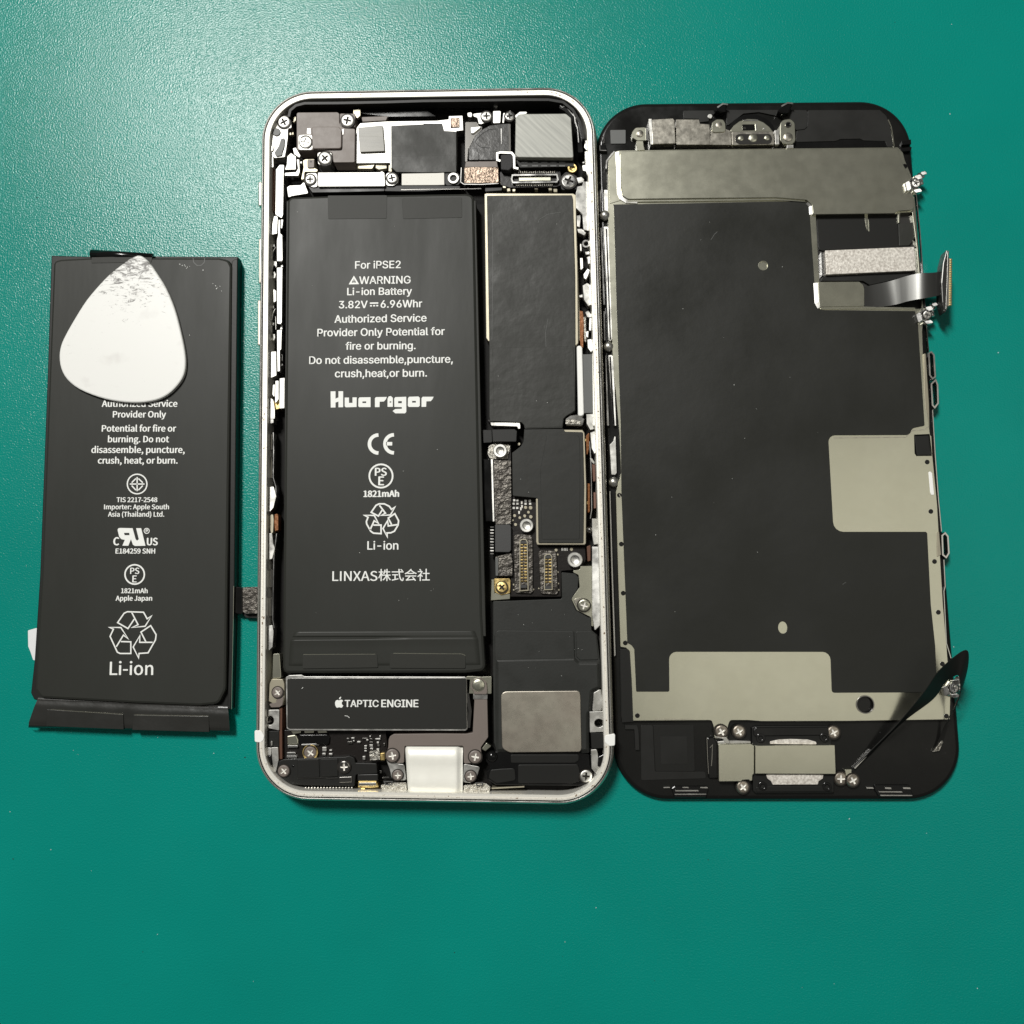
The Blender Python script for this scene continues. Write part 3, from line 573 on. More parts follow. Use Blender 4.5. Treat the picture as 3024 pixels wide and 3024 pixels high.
plate('battery_rail', phone, 'black_gloss', D((140, 460), (205, 460), (228, 1012), (160, 1015), (145, 800)), 4.2, 1.2, r=0.1, b=0.2)
plate('battery_rail', phone, 'steel', D((205, 462), (226, 462), (240, 1010), (222, 1014)), 4.3, 1.2, r=0.1)
plate('chip', lb, 'chip', D((242, 1038), (378, 1036), (386, 1060), (386, 1262), (370, 1282), (242, 1280)), 4.0, 1.5, r=0.25, b=0.12)
for i, yy in enumerate(range(1055, 1290, 26)): plate('pin', lb, 'steel' if i % 3 else 'chrome', D((200, yy), (232, yy), (232, yy + 10), (202, yy + 10)), 3.4, 2.4, r=0.05, b=0.03)
plate('foil_cover', lb, 'foil_dark', D((245, 1320), (386, 1290), (398, 1360), (396, 1490), (250, 1492)), 3.8, 1.2, r=0.15)
plate('foil_cover', lb, 'sensor', D((245, 1330), (272, 1325), (272, 1488), (248, 1488)), 3.95, 3.5, r=0.1)
for x, y in ((412, 825), (440, 825), (408, 855), (440, 855), (408, 892), (438, 892), (512, 828), (548, 828), (512, 855), (552, 855)):
    plate('capacitor', lb, 'steel', D((x - 11, y - 10), (x + 11, y - 10), (x + 11, y + 10), (x - 11, y + 10)), 3.2, 2.7, r=0.05, b=0.04)
for x, y, r_ in ((512, 888, 15), (556, 890, 17), (537, 930, 13), (416, 960, 14), (461, 978, 13), (504, 962, 14), (558, 970, 16), (424, 1038, 14), (400, 1000, 9), (780, 1262, 14), (915, 1255, 15), (795, 1302, 9), (793, 1456, 10), (800, 1556, 8), (802, 1612, 9), (580, 1608, 9), (408, 1566, 9), (408, 1612, 8), (628, 1600, 7), (565, 1193, 6), (452, 330, 14)):
    disc('solder_pad', lb, 'cream_metal', D((x, y))[0], px(r_, 2.9733), 3.06, 2.8, b=0.05, n=10)
for x in (832, 850, 862, 876): plate('capacitor', lb, 'steel', D((x - 5, 1244), (x + 5, 1244), (x + 5, 1270), (x - 5, 1270)), 3.1, 2.8, r=0.03, b=0.03)
for x, y, a_ in ((478, 845, 1), (480, 880, 1), (455, 932, 0), (470, 900, 1)): plate('chip_mark', lb, 'white_label', D((x - 8, y - 14), (x + 8, y - 12), (x + 6, y + 12), (x - 6, y + 14)), 2.96, 2.8, r=0.02, b=0.02)
standoff(lb, D((520, 1046)), px(60, 2.9733), 4.1); standoff(lb, D((945, 1347)), px(66, 2.9733), 4.1)
for nm, base, fr, gx, y0, y1 in (('a', D((408, 1140), (440, 1120), (560, 1130), (576, 1160), (578, 1630), (560, 1645), (425, 1640), (412, 1600)), D((462, 1180), (480, 1168), (515, 1170), (526, 1190), (534, 1615), (462, 1620)), (478, 511), 1215, 1560),
                                 ('b', D((625, 1280), (650, 1262), (770, 1265), (786, 1300), (800, 1640), (780, 1655), (650, 1650), (640, 1620)), D((680, 1312), (700, 1300), (728, 1300), (742, 1320), (745, 1608), (678, 1610)), (692, 727), 1345, 1570)):
    g = 'board_connector'
    plate(g, lb, 'foil_dark', base, 3.4, 1.4, r=0.4, b=0.15)
    stroke('connector_frame', lb, 'cream_metal', fr, 0.16, 3.95, 3.2, True)
    n_ = int((y1 - y0) / 26)
    for i in range(n_):
        for x in gx: y = y0 + i * (y1 - y0) / n_; plate('pin', lb, 'gold', D((x - 13, y - 6), (x + 13, y - 6), (x + 13, y + 6), (x - 13, y + 6)), 3.75, 3.3, r=0.03, b=0.05)
    for y in (y0 - 22, y1 + 22): plate('connector_end', lb, 'chip', D((gx[0] - 12, y - 14), (gx[1] + 12, y - 14), (gx[1] + 12, y + 14), (gx[0] - 12, y + 14)), 3.9, 3.3, r=0.06, b=0.05)
plate('ground_plate', phone, 'gold', D((236, 1512), (372, 1510), (380, 1530), (376, 1640), (300, 1660), (238, 1630)), 3.6, 1.2, r=0.2)
plate('ground_plate', phone, 'nickel', D((212, 1520), (236, 1520), (240, 1640), (376, 1645), (374, 1692), (205, 1705)), 3.4, 1.2, r=0.1)
screw(phone, D((303, 1588)), px(48, 2.9733), 3.9, 'gold')
# right of the board
bits(phone, 'spring_contact', 'steel', [S((158, 45), (195, 42), (200, 130), (180, 135), (160, 100)), S((180, 150), (205, 140), (212, 260), (205, 275), (188, 240)), S((190, 640), (222, 640), (224, 785), (200, 790), (192, 740)), S((178, 290), (192, 300), (206, 320), (200, 330), (180, 310)), S((190, 800), (225, 800), (235, 1000), (235, 1250), (205, 1280), (190, 1190))], 4.5, 3.0)
bits(phone, 'flex_cable', 'flex_brown', [S((190, 330), (208, 330), (210, 425), (196, 430)), S((198, 490), (212, 490), (214, 580), (200, 585)), S((160, 800), (182, 790), (182, 880), (165, 885))], 4.1, 2.6)
bits(phone, 'flex_cable', 'flex_orange', [S((155, 170), (175, 145), (172, 240), (160, 300)), S((165, 440), (178, 440), (178, 600), (166, 610))], 4.0, 2.4)
stroke('spring_contact', phone, 'chrome', S((176, 200), (182, 290), (186, 400), (188, 590), (180, 640)), 0.14, 4.5, 2.0)
ball(phone, S((176, 705)), 0.75, 3.9, 'chrome_dark', 'solder_bead')
bits(phone, 'spring_contact', 'gold', [S((150, 185), (160, 180), (160, 200), (150, 200)), S((158, 540), (166, 540), (166, 560), (158, 560))], 3.6, 1.0)
sb = grp('speaker_bracket')
plate('bracket_plate', sb, 'nickel', D((990, 1402), (1100, 1400), (1112, 1430), (1112, 1932), (1088, 1932), (1080, 1850), (960, 1790), (912, 1690), (985, 1590), (975, 1480), (900, 1445), (990, 1432)), 3.8, 1.2, r=0.3)
plate('bracket_ear', sb, 'nickel_worn', D((925, 1690), (1000, 1680), (1075, 1710), (1090, 1770), (1040, 1812), (985, 1800), (955, 1750)), 4.1, 3.4, r=0.6)
screw(sb, D((1024, 1748)), px(52, 2.9733), 4.3, 'nickel')

# ---- loudspeaker module
sp = grp('loudspeaker')
plate('speaker_housing', sp, 'black_speaker', D((225, 1712), (830, 1690), (825, 1455), (950, 1468), (978, 1500), (972, 1600), (915, 1692), (955, 1790), (1075, 1858)) + F((1600, 0), (1600, 130), (1650, 175), (1682, 430), (1692, 680), (1618, 722), (1600, 905), (1575, 920), (1580, 1300), (700, 1300), (672, 1200), (662, 500), (662, 100)), 3.9, 1.2, r=0.3, b=0.12)
plate('speaker_step', sp, 'black_speaker', F((676, 190, 0.7), (700, 132, 0.7), (1435, 140), (1440, 395, 0.6), (1480, 432), (1672, 432), (1684, 680), (1610, 715), (1595, 905), (1572, 930), (1575, 1290), (690, 1290), (682, 600)), 4.15, 3.7, r=0.4, b=0.15)
plate('speaker_step', sp, 'black_speaker', F((1450, 142), (1600, 140), (1645, 185), (1668, 415), (1490, 418), (1455, 385)), 4.05, 3.7, r=0.4, b=0.12)
plate('speaker_step', sp, 'black_speaker', F((690, 410), (1440, 395), (1480, 440), (1672, 440), (1680, 680), (1605, 715), (1590, 905), (1568, 930), (1570, 1285), (695, 1285)), 4.45, 4.0, r=0.4, b=0.45)
plate('speaker_plate', sp, 'speaker_steel', F((736, 715), (1488, 708), (1496, 760), (1506, 1262), (1490, 1290), (820, 1296), (748, 1260)), 4.75, 4.2, r=1.1, b=0.12)
plate('speaker_lip', sp, 'black_gloss', F((640, 1290), (800, 1275), (815, 1300), (1500, 1300), (1580, 1310), (1585, 1420), (1620, 1500), (1590, 1580), (1480, 1610), (690, 1605), (610, 1550), (598, 1480), (640, 1440), (590, 1370)), 4.0, 1.2, r=0.4, b=0.15)
plate('speaker_lip', sp, 'black', F((830, 1315), (1480, 1315), (1478, 1370), (1440, 1395), (832, 1395)), 4.15, 3.8, r=0.3, b=0.08)
plate('speaker_lip', sp, 'black', F((640, 1460), (740, 1450), (870, 1445), (880, 1560), (700, 1590), (620, 1540)), 4.15, 3.8, r=0.5, b=0.1)
plate('speaker_lip', sp, 'black', F((900, 1410), (1470, 1408), (1490, 1480), (1480, 1570), (1420, 1590), (900, 1590)), 4.2, 3.8, r=0.4, b=0.1)
ball(sp, F((655, 1332)), 1.15, 3.7, 'black_gloss', 'plug'); screw(sp, F((1548, 1520)), px(56, 3.22), 4.4)
for q in (F((1618, 725), (1690, 690), (1705, 830), (1690, 890), (1605, 900)), F((1580, 905), (1708, 900), (1718, 1100), (1584, 1106))):
    pass
plate('screw_lug', phone, 'steel', F((1620, 728), (1688, 688), (1708, 830), (1694, 895), (1606, 900)), 4.2, 1.2, r=0.3)
plate('screw_lug', phone, 'steel', F((1580, 908), (1710, 902), (1718, 1100), (1584, 1106)), 4.6, 1.2, r=0.1, hole_loops=[circle(F((1670, 1016))[0], 4.6, 0.85, 0.78)])
plate('corner_block', phone, 'black', F((1592, 1112), (1730, 1112), (1725, 1200), (1745, 1250), (1600, 1262)), 4.4, 1.2, r=0.1)
plate('corner_block', phone, 'steel', F((1594, 1268), (1650, 1265), (1665, 1340), (1660, 1425), (1720, 1440), (1650, 1510), (1600, 1450)), 4.6, 1.2, r=0.2)
plate('corner_block', phone, 'black_gloss', F((1665, 1340), (1790, 1270), (1765, 1380), (1715, 1435), (1662, 1430)), 5.2, 1.2, r=0.2)
# ---- vibration motor
te = grp('vibration_motor')
plate('motor_case', te, 'steel', EE((362, 352), (400, 330), (530, 325), (560, 342)) + F((400, 575), (412, 585), (420, 1075), (400, 1090)) + EE((410, 905), (372, 885)), 4.7, 1.2, r=0.3, b=0.1)
plate('motor_sticker', te, 'sticker', EE((380, 368), (420, 364)) + F((398, 590), (408, 600), (412, 1062), (400, 1072)) + EE((395, 884), (380, 868)), 4.95, 4.5, r=0.35, b=0.06)
text(te, 'TAPTIC', EE((978, 660))[0], EE((1326, 660))[0], 4.98, 0.022); text(te, 'ENGINE', EE((1358, 662))[0], EE((1738, 662))[0], 4.98, 0.022)
flat_polys('fruit_logo', te, [(EE((918, 592), (935, 583), (952, 587), (960, 597), (948, 608), (945, 622), (950, 636), (961, 643), (953, 660), (941, 668), (928, 664), (918, 662), (908, 665), (895, 668), (884, 655), (877, 635), (876, 612), (884, 595), (898, 586), (910, 589)), []), (EE((917, 580), (920, 564), (938, 551), (938, 566), (930, 577)), [])], 4.98)
bits(te, 'end_clip', 'nickel', [EE((415, 905), (520, 905), (520, 930), (440, 940)), EE((555, 905), (655, 905), (655, 928), (560, 930)), EE((690, 905), (780, 905), (800, 925), (700, 930))], 4.1, 1.5)
stroke('motor_side_wall', phone, 'chrome_dark', F((430, 600), (420, 740), (445, 900), (430, 1060)), 0.6, 4.4, 1.2)
# left of the motor
plate('screw_lug', phone, 'cream_metal', EE((218, 368), (335, 372), (350, 420), (352, 560), (335, 640), (300, 660), (188, 600), (196, 420)), 4.5, 1.2, r=0.25)
plate('screw_lug', phone, 'nickel', EE((232, 110), (300, 105), (318, 360), (225, 365)), 4.2, 1.2, r=0.2)
plate('screw_lug', phone, 'taupe', EE((262, 590), (345, 540), (330, 640), (300, 662), (215, 665), (190, 630), (270, 610)), 4.65, 4.2, r=0.15)
screw(phone, EE((280, 508)), px(55, 3.5127), 4.75, 'taupe')
plate('screw_lug', phone, 'steel', EE((185, 690), (298, 688), (296, 905), (185, 880), (168, 850)), 4.4, 1.2, r=0.15, hole_loops=[circle(EE((202, 800))[0], 4.4, 0.72, 0.85)])
bits(phone, 'corner_block', 'steel', [EE((120, 1070), (215, 1085), (212, 1160), (125, 1160)), EE((215, 1080), (285, 1078), (290, 1210), (262, 1340), (238, 1320), (222, 1200)), EE((205, 1020), (225, 1010), (225, 1060), (212, 1065))], 4.6, 3.2)
plate('corner_block', phone, 'black', EE((140, 910), (295, 908), (295, 1070), (220, 1075), (115, 1050)), 4.2, 1.2, r=0.1)
plate('corner_block', phone, 'black_gloss', EE((140, 1165), (215, 1165), (215, 1265), (170, 1262), (145, 1200)), 4.9, 1.2, r=0.1)
stroke('flex_cable', phone, 'flex_brown', EE((315, 670), (312, 900), (315, 1200)), 0.5, 4.0, 1.2)
# ---- bottom left: microphone and dock flex
df = grp('dock_flex')
plate('flex_board', df, 'pcb', EE((345, 900), (860, 900), (1400, 905), (1420, 1060), (1390, 1230), (1080, 1240), (990, 1175), (340, 1195)), 3.0, 1.2, r=0.2)
plate('flex_slot', df, 'black_gloss', EE((490, 948), (800, 945), (822, 965), (815, 1040), (790, 1055), (500, 1052)), 3.5, 2.5, r=0.4, b=0.15)
plate('flex_bend', df, 'nickel', EE((372, 960), (470, 945), (495, 1000), (495, 1050), (375, 1055)), 3.4, 2.5, r=0.3, b=0.2)
bits(df, 'spring_contact', 'chrome', [EE((380, 1060), (490, 1058), (490, 1080), (382, 1085)), EE((375, 1130), (465, 1128), (468, 1155), (372, 1158)), EE((372, 1165), (480, 1165), (480, 1188), (372, 1190)), EE((525, 1045), (690, 1040), (720, 1060), (530, 1062))], 3.6, 1.0)
for x, y, w_, h_ in ((1010, 992, 14, 10), (1060, 985, 16, 8), (1030, 1028, 24, 12), (1122, 1024, 18, 10), (1185, 988, 28, 7), (1250, 995, 14, 8), (1320, 994, 26, 8), (1342, 968, 8, 12), (1240, 966, 8, 8), (1210, 1005, 12, 9), (1070, 1012, 8, 8), (1192, 1068, 14, 10), (1192, 1092, 14, 8), (1192, 1118, 14, 8), (1250, 1030, 18, 10), (1250, 1062, 18, 12), (1255, 1092, 16, 8), (1320, 1030, 12, 10), (1325, 1062, 12, 10), (1320, 1100, 14, 8), (1385, 1050, 8, 16), (765, 1098, 22, 22), (830, 1110, 14, 6), (760, 1150, 18, 12), (830, 1150, 18, 10), (1175, 1190, 14, 20)):
    plate('capacitor', df, 'steel' if random.random() < 0.6 else 'chrome_dark', EE((x - w_, y - h_), (x + w_, y - h_), (x + w_, y + h_), (x - w_, y + h_)), 3.5, 2.9, r=0.06, b=0.06)
plate('coax_plug', df, 'foil_silver', EE((1230, 1120), (1340, 1110), (1345, 1210), (1235, 1215)), 3.9, 2.8, r=0.2)
plate('coax_plug', df, 'gold', EE((1345, 1140), (1395, 1135), (1392, 1215), (1345, 1212)), 3.7, 2.8, r=0.15)
ring('ground_ring', df, 'gold', EE((618, 1132))[0], px(80, 3.5127), px(62, 3.5127), 3.6, 2.9); screw(df, EE((620, 1132)), px(62, 3.5127), 3.6, 'taupe')
mc = grp('microphone_module')
plate('module_cover', mc, 'black', EE((285, 1225, 0.5), (340, 1203), (700, 1186), (985, 1176), (1020, 1165), (1080, 1190, 0.6), (1085, 1240), (1308, 1245), (1316, 1350), (1092, 1362), (1078, 1482), (600, 1475), (420, 1465), (300, 1400), (262, 1345)), 4.2, 1.2, r=0.25, b=0.12)
plate('module_step', mc, 'black', EE((485, 1208), (708, 1202), (716, 1388), (490, 1396)), 4.4, 4.0, r=0.1, b=0.06)
plate('module_step', mc, 'black', EE((724, 1202), (905, 1196), (905, 1380), (728, 1388)), 4.45, 4.0, r=0.15, b=0.06)
plate('module_clip', mc, 'chrome_dark', EE((918, 1388), (1050, 1382), (1052, 1440), (920, 1446)), 4.4, 4.0, r=0.1)
stroke('module_edge', mc, 'chrome_dark', EE((485, 1400), (760, 1392), (800, 1402), (905, 1398)), 0.14, 4.4, 4.1)
screw(mc, EE((344, 1322)), px(58, 3.5127), 4.45, 'taupe'); screw(mc, EE((970, 1280)), px(60, 3.5127), 4.55, 'chrome_dark'); boss(mc, EE((440, 1273)), 0.22, 4.25, 'black_gloss')
for i in range(16): x = 560 + i * 32; plate('mesh_strip', mc, 'chrome_dark', EE((x, 1492), (x + 18, 1488), (x + 20, 1500), (x + 2, 1506)), 3.5, 1.2, r=0.05, b=0.05)
plate('flex_bend', phone, 'panel_dark', EE((1108, 1358), (1322, 1355), (1322, 1425), (1108, 1425)), 4.0, 1.2, r=0.15, b=0.15)
plate('flex_bend', phone, 'gold', EE((1118, 1428), (1305, 1428), (1330, 1490), (1250, 1500), (1112, 1492)), 3.8, 1.2, r=0.1)
plate('flex_bend', phone, 'chrome', EE((1125, 1446), (1300, 1444), (1304, 1474), (1122, 1478)), 4.0, 3.6, r=0.05)
bits(phone, 'solder_pad', 'gold', [EE((1140, 1500), (1190, 1500), (1185, 1522), (1145, 1522))], 3.2, 1.0)
plate('port_foil', phone, 'foil_silver', EE((1348, 1468), (1500, 1445), (1618, 1442), (1622, 1530), (1365, 1532)), 3.9, 1.2, r=0.2)
stroke('port_clip', phone, 'chrome', EE((1385, 1432), (1470, 1435), (1462, 1465), (1400, 1465)), 0.2, 4.1, 3.6, True)
bits(phone, 'port_clip', 'chrome_dark', [EE((1365, 1385), (1440, 1385), (1440, 1395), (1365, 1398)), EE((1338, 1318), (1360, 1318), (1360, 1345), (1340, 1345))], 3.6, 1.0)
# ---- charging port
cp = grp('charging_port')
plate('port_bracket', cp, 'taupe', EE((1428, 1075), (1432, 1000), (1445, 965), (1485, 942), (1932, 936)) + F((405, 1118), (470, 1108), (486, 800), (478, 785), (608, 785), (616, 1150), (548, 1245), (556, 1388), (398, 1402), (386, 1390), (380, 1232), (0, 1232)) + EE((1932, 1062), (1596, 1066), (1590, 1240), (1530, 1245), (1400, 1180)), 4.5, 1.6, r=0.25, b=0.08)
plate('bracket_fold', cp, 'chrome', F((474, 742), (610, 742), (610, 788), (474, 788)), 4.62, 4.2, r=0.05, b=0.03)
plate('bracket_arm', cp, 'taupe', F((455, 690), (450, 640), (480, 598), (540, 582), (600, 625), (608, 690), (608, 742), (476, 742), (482, 715)), 5.0, 4.3, r=0.3, b=0.1)
plate('bracket_arm', cp, 'nickel', F((410, 570), (480, 570), (560, 575), (650, 572), (648, 738), (415, 735)), 4.4, 1.4, r=0.15)
boss(cp, F((524, 655)), px(60, 3.22), 5.05, 'nickel')
plate('port_ear', cp, 'steel', EE((1398, 1185), (1535, 1250), (1592, 1255), (1615, 1420), (1500, 1424), (1462, 1390), (1440, 1300)), 4.3, 1.4, r=0.3)
plate('port_ear', cp, 'steel', F((384, 1412), (400, 1405), (540, 1432), (505, 1540), (450, 1585), (378, 1575)), 4.3, 1.4, r=0.3)
screw(cp, EE((1470, 1162)), px(65, 3.5127), 4.8, 'taupe'); screw(cp, F((493, 1335)), px(58, 3.22), 4.8, 'taupe')
screw(cp, EE((1526, 1366)), px(52, 3.5127), 4.6, 'taupe'); screw(cp, F((450, 1520)), px(50, 3.22), 4.6, 'taupe')
def port_shell():
    c0 = EE((1595, 1070), (1625, 1538)); c1 = F((372, 1240), (370, 1672)); v, f = [], []; n = 26
    prof = [0.0, 0.55, 0.75, 0.80, 0.78, 0.66, 0.62, 0.60, 0.60, 0.62, 0.64, 0.60, 0.5, 0.2]
    k = len(prof)
    for i in range(k):
        t = i / (k - 1); z = 4.3 + prof[i]
        a = at(c0[0][0] + (c0[1][0] - c0[0][0]) * t, c0[0][1] + (c0[1][1] - c0[0][1]) * t, z); b = at(c1[0][0] + (c1[1][0] - c1[0][0]) * t, c1[0][1] + (c1[1][1] - c1[0][1]) * t, z)
        for j in range(n + 1):
            s = j / n; e = min(s, 1 - s) * n; p = a.lerp(b, s); v.append((p.x, p.y, z - (0.9 if e < 1 else 0.12 if e < 2 else 0)))
    for i in range(k - 1):
        for j in range(n): f.append((i * (n + 1) + j, (i + 1) * (n + 1) + j, (i + 1) * (n + 1) + j + 1, i * (n + 1) + j + 1))
    build('port_shell', v, f, 'port', cp, True)
mat('port', (0.88, 0.87, 0.80), 0.15, 0.40, rvar=(3, 0.36, 0.48))
port_shell()
plate('port_foil', phone, 'foil_silver', F((385, 1605), (470, 1600), (520, 1575), (600, 1590), (640, 1620), (630, 1672), (380, 1672)), 3.9, 1.2, r=0.2)
stroke('port_clip', phone, 'chrome', F((500, 1585), (565, 1582), (560, 1608), (510, 1608)), 0.2, 4.2, 3.6, True)
stroke('port_clip', phone, 'cream_metal', F((650, 1636), (960, 1620)), 0.25, 3.6, 1.2)
plate('coax_plug', phone, 'nickel', F((552, 1262), (600, 1200), (650, 1235), (590, 1285)), 4.4, 2.5, r=0.2, b=0.15)

def grid(name, parent, m, left, right, zf, ncol=24, sub=6):
    """soft sheet between two traced edges; zf(u, v) gives its height"""
    def fine(p):
        out = []
        for a, b in zip(p, p[1:]): out += [(a[0] + (b[0] - a[0]) * j / sub, a[1] + (b[1] - a[1]) * j / sub) for j in range(sub)]
        return out + [p[-1]]
    l, r = fine(left), fine(right); n = len(l); v, f = [], []
    for i in range(n):
        for j in range(ncol + 1):
            u = j / ncol; z = zf(u, i / (n - 1)); v.append(at(l[i][0] + (r[i][0] - l[i][0]) * u, l[i][1] + (r[i][1] - l[i][1]) * u, z))
    for i in range(n - 1):
        for j in range(ncol): f.append((i * (ncol + 1) + j, (i + 1) * (ncol + 1) + j, (i + 1) * (ncol + 1) + j + 1, i * (ncol + 1) + j + 1))
    return build(name, v, f, m, parent, True)
def lerp_list(t, ks):
    for (a, x), (b, y) in zip(ks, ks[1:]):
        if t <= b: q = (t - a) / (b - a); q = q * q * (3 - 2 * q); return x + (y - x) * q
    return ks[-1][1]

# ================================================================== new battery in the phone
bctr = at(1130, 1280, 1.2)
bat = thing('battery', 'black battery seated in the open phone, white printing down its face', 'battery', (bctr.x, bctr.y, 1.2))
BZ = 5.2
plate('cell', bat, 'battery', A((378, 1195), (420, 1162), (800, 1148), (1900, 1130)) + B((440, 1125), (505, 1138), (530, 1180)) + V((1770, 100), (1800, 590), (1620, 610), (600, 612), (60, 612), (40, 560)), BZ, 1.2, r=1.2, b=0.55)
def flap_z(u, v):
    dent = max(0.0, 1.0 - u / 0.62) ** 0.5 if u < 0.62 else 0.0
    side = min(u, 1 - u); edge = -1.2 * max(0.0, 1 - side / 0.03) ** 2
    return BZ + lerp_list(v, [(0, 0.04), (0.04, 0.12), (0.25, 0.15), (0.36, 0.13 - 0.32 * dent), (0.46, 0.18), (0.62, 0.13), (0.88, 0.10), (0.97, -0.45), (1.0, -1.6)]) + edge
grid('wrap_flap', bat, 'battery', V((112, 250), (70, 330), (48, 600)), V((1742, 243), (1772, 320), (1800, 592)), flap_z, 40, 14)
plate('flap_tab', bat, 'battery_tab', V((215, 452), (860, 446), (866, 560), (215, 570)), BZ + 0.20, BZ - 0.2, r=0.15, b=0.03)
plate('flap_tab', bat, 'battery_tab', V((972, 438), (1600, 442), (1622, 462), (1624, 568), (966, 565)), BZ + 0.20, BZ - 0.2, r=0.3, b=0.03)
stroke('flap_edge', bat, 'nickel', V((222, 448), (500, 446), (845, 445)), 0.07, BZ + 0.23, BZ); stroke('flap_edge', bat, 'nickel', V((1000, 437), (1400, 441), (1585, 442), (1610, 448), (1622, 460)), 0.07, BZ + 0.23, BZ)
plate('pull_tab', bat, 'battery_tab', A((800, 1150), (1415, 1146), (1412, 1388), (806, 1394)), BZ + 0.06, BZ - 0.2, r=0.2, b=0.03)
plate('pull_tab', bat, 'battery_tab', A((1572, 1180), (1932, 1172)) + B((400, 1168), (402, 1378), (0, 1388)) + A((1582, 1392)), BZ + 0.06, BZ - 0.2, r=0.2, b=0.03)
plate('side_fin', bat, 'battery_tab', A((372, 1210), (392, 1200)) + V((72, 300), (48, 310)), BZ - 0.3, 1.6, r=0.1, b=0.1)
plate('side_fin', bat, 'battery_tab', B((524, 1200), (545, 1200)) + V((1800, 290), (1762, 290)), BZ - 0.3, 1.6, r=0.1, b=0.1)
PZ = BZ + 0.03
for s, y0, y1, x0, x1, wt in (('For iPSE2', 207, 200, 653, 1170, .012), ('WARNING', 382, 375, 700, 1283, .012), ('Li-ion Battery', 510, 503, 563, 1298, .016), ('3.82V', 660, 656, 468, 792, .016), ('6.96Whr', 653, 646, 945, 1415, .016),
        ('Authorized Service', 825, 810, 418, 1465, .016), ('Provider Only Potential for', 980, 963, 223, 1672, .016), ('fire or burning.', 1132, 1125, 545, 1340, .016), ('Do not disassemble,puncture,', 1295, 1280, 130, 1765, .016), ('crush,heat,or burn.', 1447, 1438, 423, 1470, .016)):
    text(bat, s, T1((x0, y0))[0], T1((x1, y1))[0], PZ, wt)
flat_polys('warning_triangle', bat, [(T1((578, 386), (697, 383), (638, 286)), [T1((612, 366), (664, 365), (638, 318))]), (T1((633, 330), (643, 330), (641, 350), (635, 350)), []), (T1((634, 354), (642, 354), (642, 362), (634, 362)), [])], PZ)
flat_polys('direct_current_mark', bat, [(T1((820, 592), (916, 590), (916, 606), (820, 608)), []), (T1((822, 622), (844, 622), (844, 638), (822, 638)), []), (T1((858, 621), (880, 621), (880, 637), (858, 637)), []), (T1((893, 620), (915, 620), (915, 636), (893, 636)), [])], PZ)
flat_polys('maker_logo', bat, [(T1((372, 1607), (428, 1605), (428, 1690), (462, 1675), (462, 1605), (515, 1605), (515, 1787), (462, 1788), (462, 1722), (428, 1735), (428, 1790), (374, 1791)), []), (T1((533, 1677), (582, 1677), (582, 1738), (622, 1738), (622, 1675), (670, 1675), (668, 1785), (545, 1788), (533, 1775)), []),
    (T1((690, 1690), (702, 1675), (828, 1673), (828, 1786), (700, 1786), (688, 1775)), [T1((735, 1722), (778, 1720), (778, 1740), (735, 1740))]), (T1((878, 1685), (890, 1672), (1015, 1670), (1000, 1700), (980, 1722), (932, 1724), (930, 1786), (878, 1786)), []), (T1((1022, 1690), (1035, 1665), (1060, 1660), (1082, 1680), (1082, 1783), (1022, 1783)), [T1((1045, 1722), (1065, 1720), (1063, 1735), (1046, 1735))]),
    (T1((1098, 1690), (1110, 1672), (1235, 1668), (1236, 1840), (1222, 1857), (1110, 1857), (1080, 1830), (1110, 1808), (1185, 1805), (1185, 1786), (1100, 1784)), [T1((1143, 1718), (1185, 1717), (1185, 1742), (1143, 1742))]), (T1((1255, 1685), (1268, 1668), (1375, 1665), (1390, 1680), (1390, 1770), (1375, 1784), (1265, 1784), (1253, 1770)), [T1((1302, 1716), (1345, 1715), (1345, 1735), (1302, 1735))]),
    (T1((1410, 1685), (1422, 1668), (1548, 1668), (1535, 1695), (1515, 1718), (1465, 1720), (1462, 1782), (1410, 1784)), [])], PZ)
strokes('conformity_mark', bat, 'print', [(T2(*arc((918, 275), 103, 90, 270)), False), (T2(*arc((1095, 273), 103, 90, 270)), False), (T2((1005, 272), (1075, 272)), False)], px(40, 3.864), PZ, BZ)
strokes('safety_mark', bat, 'print', [(T2(*circ((947, 640), 133)), True)], px(19, 3.864), PZ, BZ)
text(bat, 'PS', T2((880, 638))[0], T2((1010, 638))[0], PZ, .012, inter='noto'); text(bat, 'E', T2((920, 747))[0], T2((978, 747))[0], PZ, .012, inter='noto'); text(bat, '1821mAh', T2((750, 881))[0], T2((1150, 878))[0], PZ, .018, inter='noto')
strokes('recycling_mark', bat, 'print', [(T2((960, 1030), (918, 1097), (835, 1055), (890, 975), (925, 958), (985, 958), (1040, 985), (1068, 1022), (1108, 993), (1055, 1085), (950, 1090), (998, 1065), (930, 975)), False),
    (T2((1068, 1195), (1030, 1120), (1105, 1070), (1148, 1150), (1142, 1200), (1100, 1270), (1060, 1288), (1015, 1290), (1020, 1338), (970, 1240), (1022, 1150), (1030, 1210), (1135, 1195)), False), (T2((822, 1255), (870, 1150), (918, 1180), (870, 1090), (755, 1088), (800, 1110), (780, 1160), (785, 1190), (830, 1270), (860, 1292), (948, 1298), (948, 1200), (860, 1200)), False)], px(17, 3.864), PZ, BZ)
text(bat, 'Li-ion', T2((793, 1481))[0], T2((1143, 1480))[0], PZ, .014); text(bat, 'LINXAS', T2((393, 1838))[0], T2((905, 1836))[0], PZ, .004, ysc=0.92, inter='noto'); text(bat, '株式会社', T2((918, 1828))[0], T2((1503, 1826))[0], PZ, .008, inter=False)

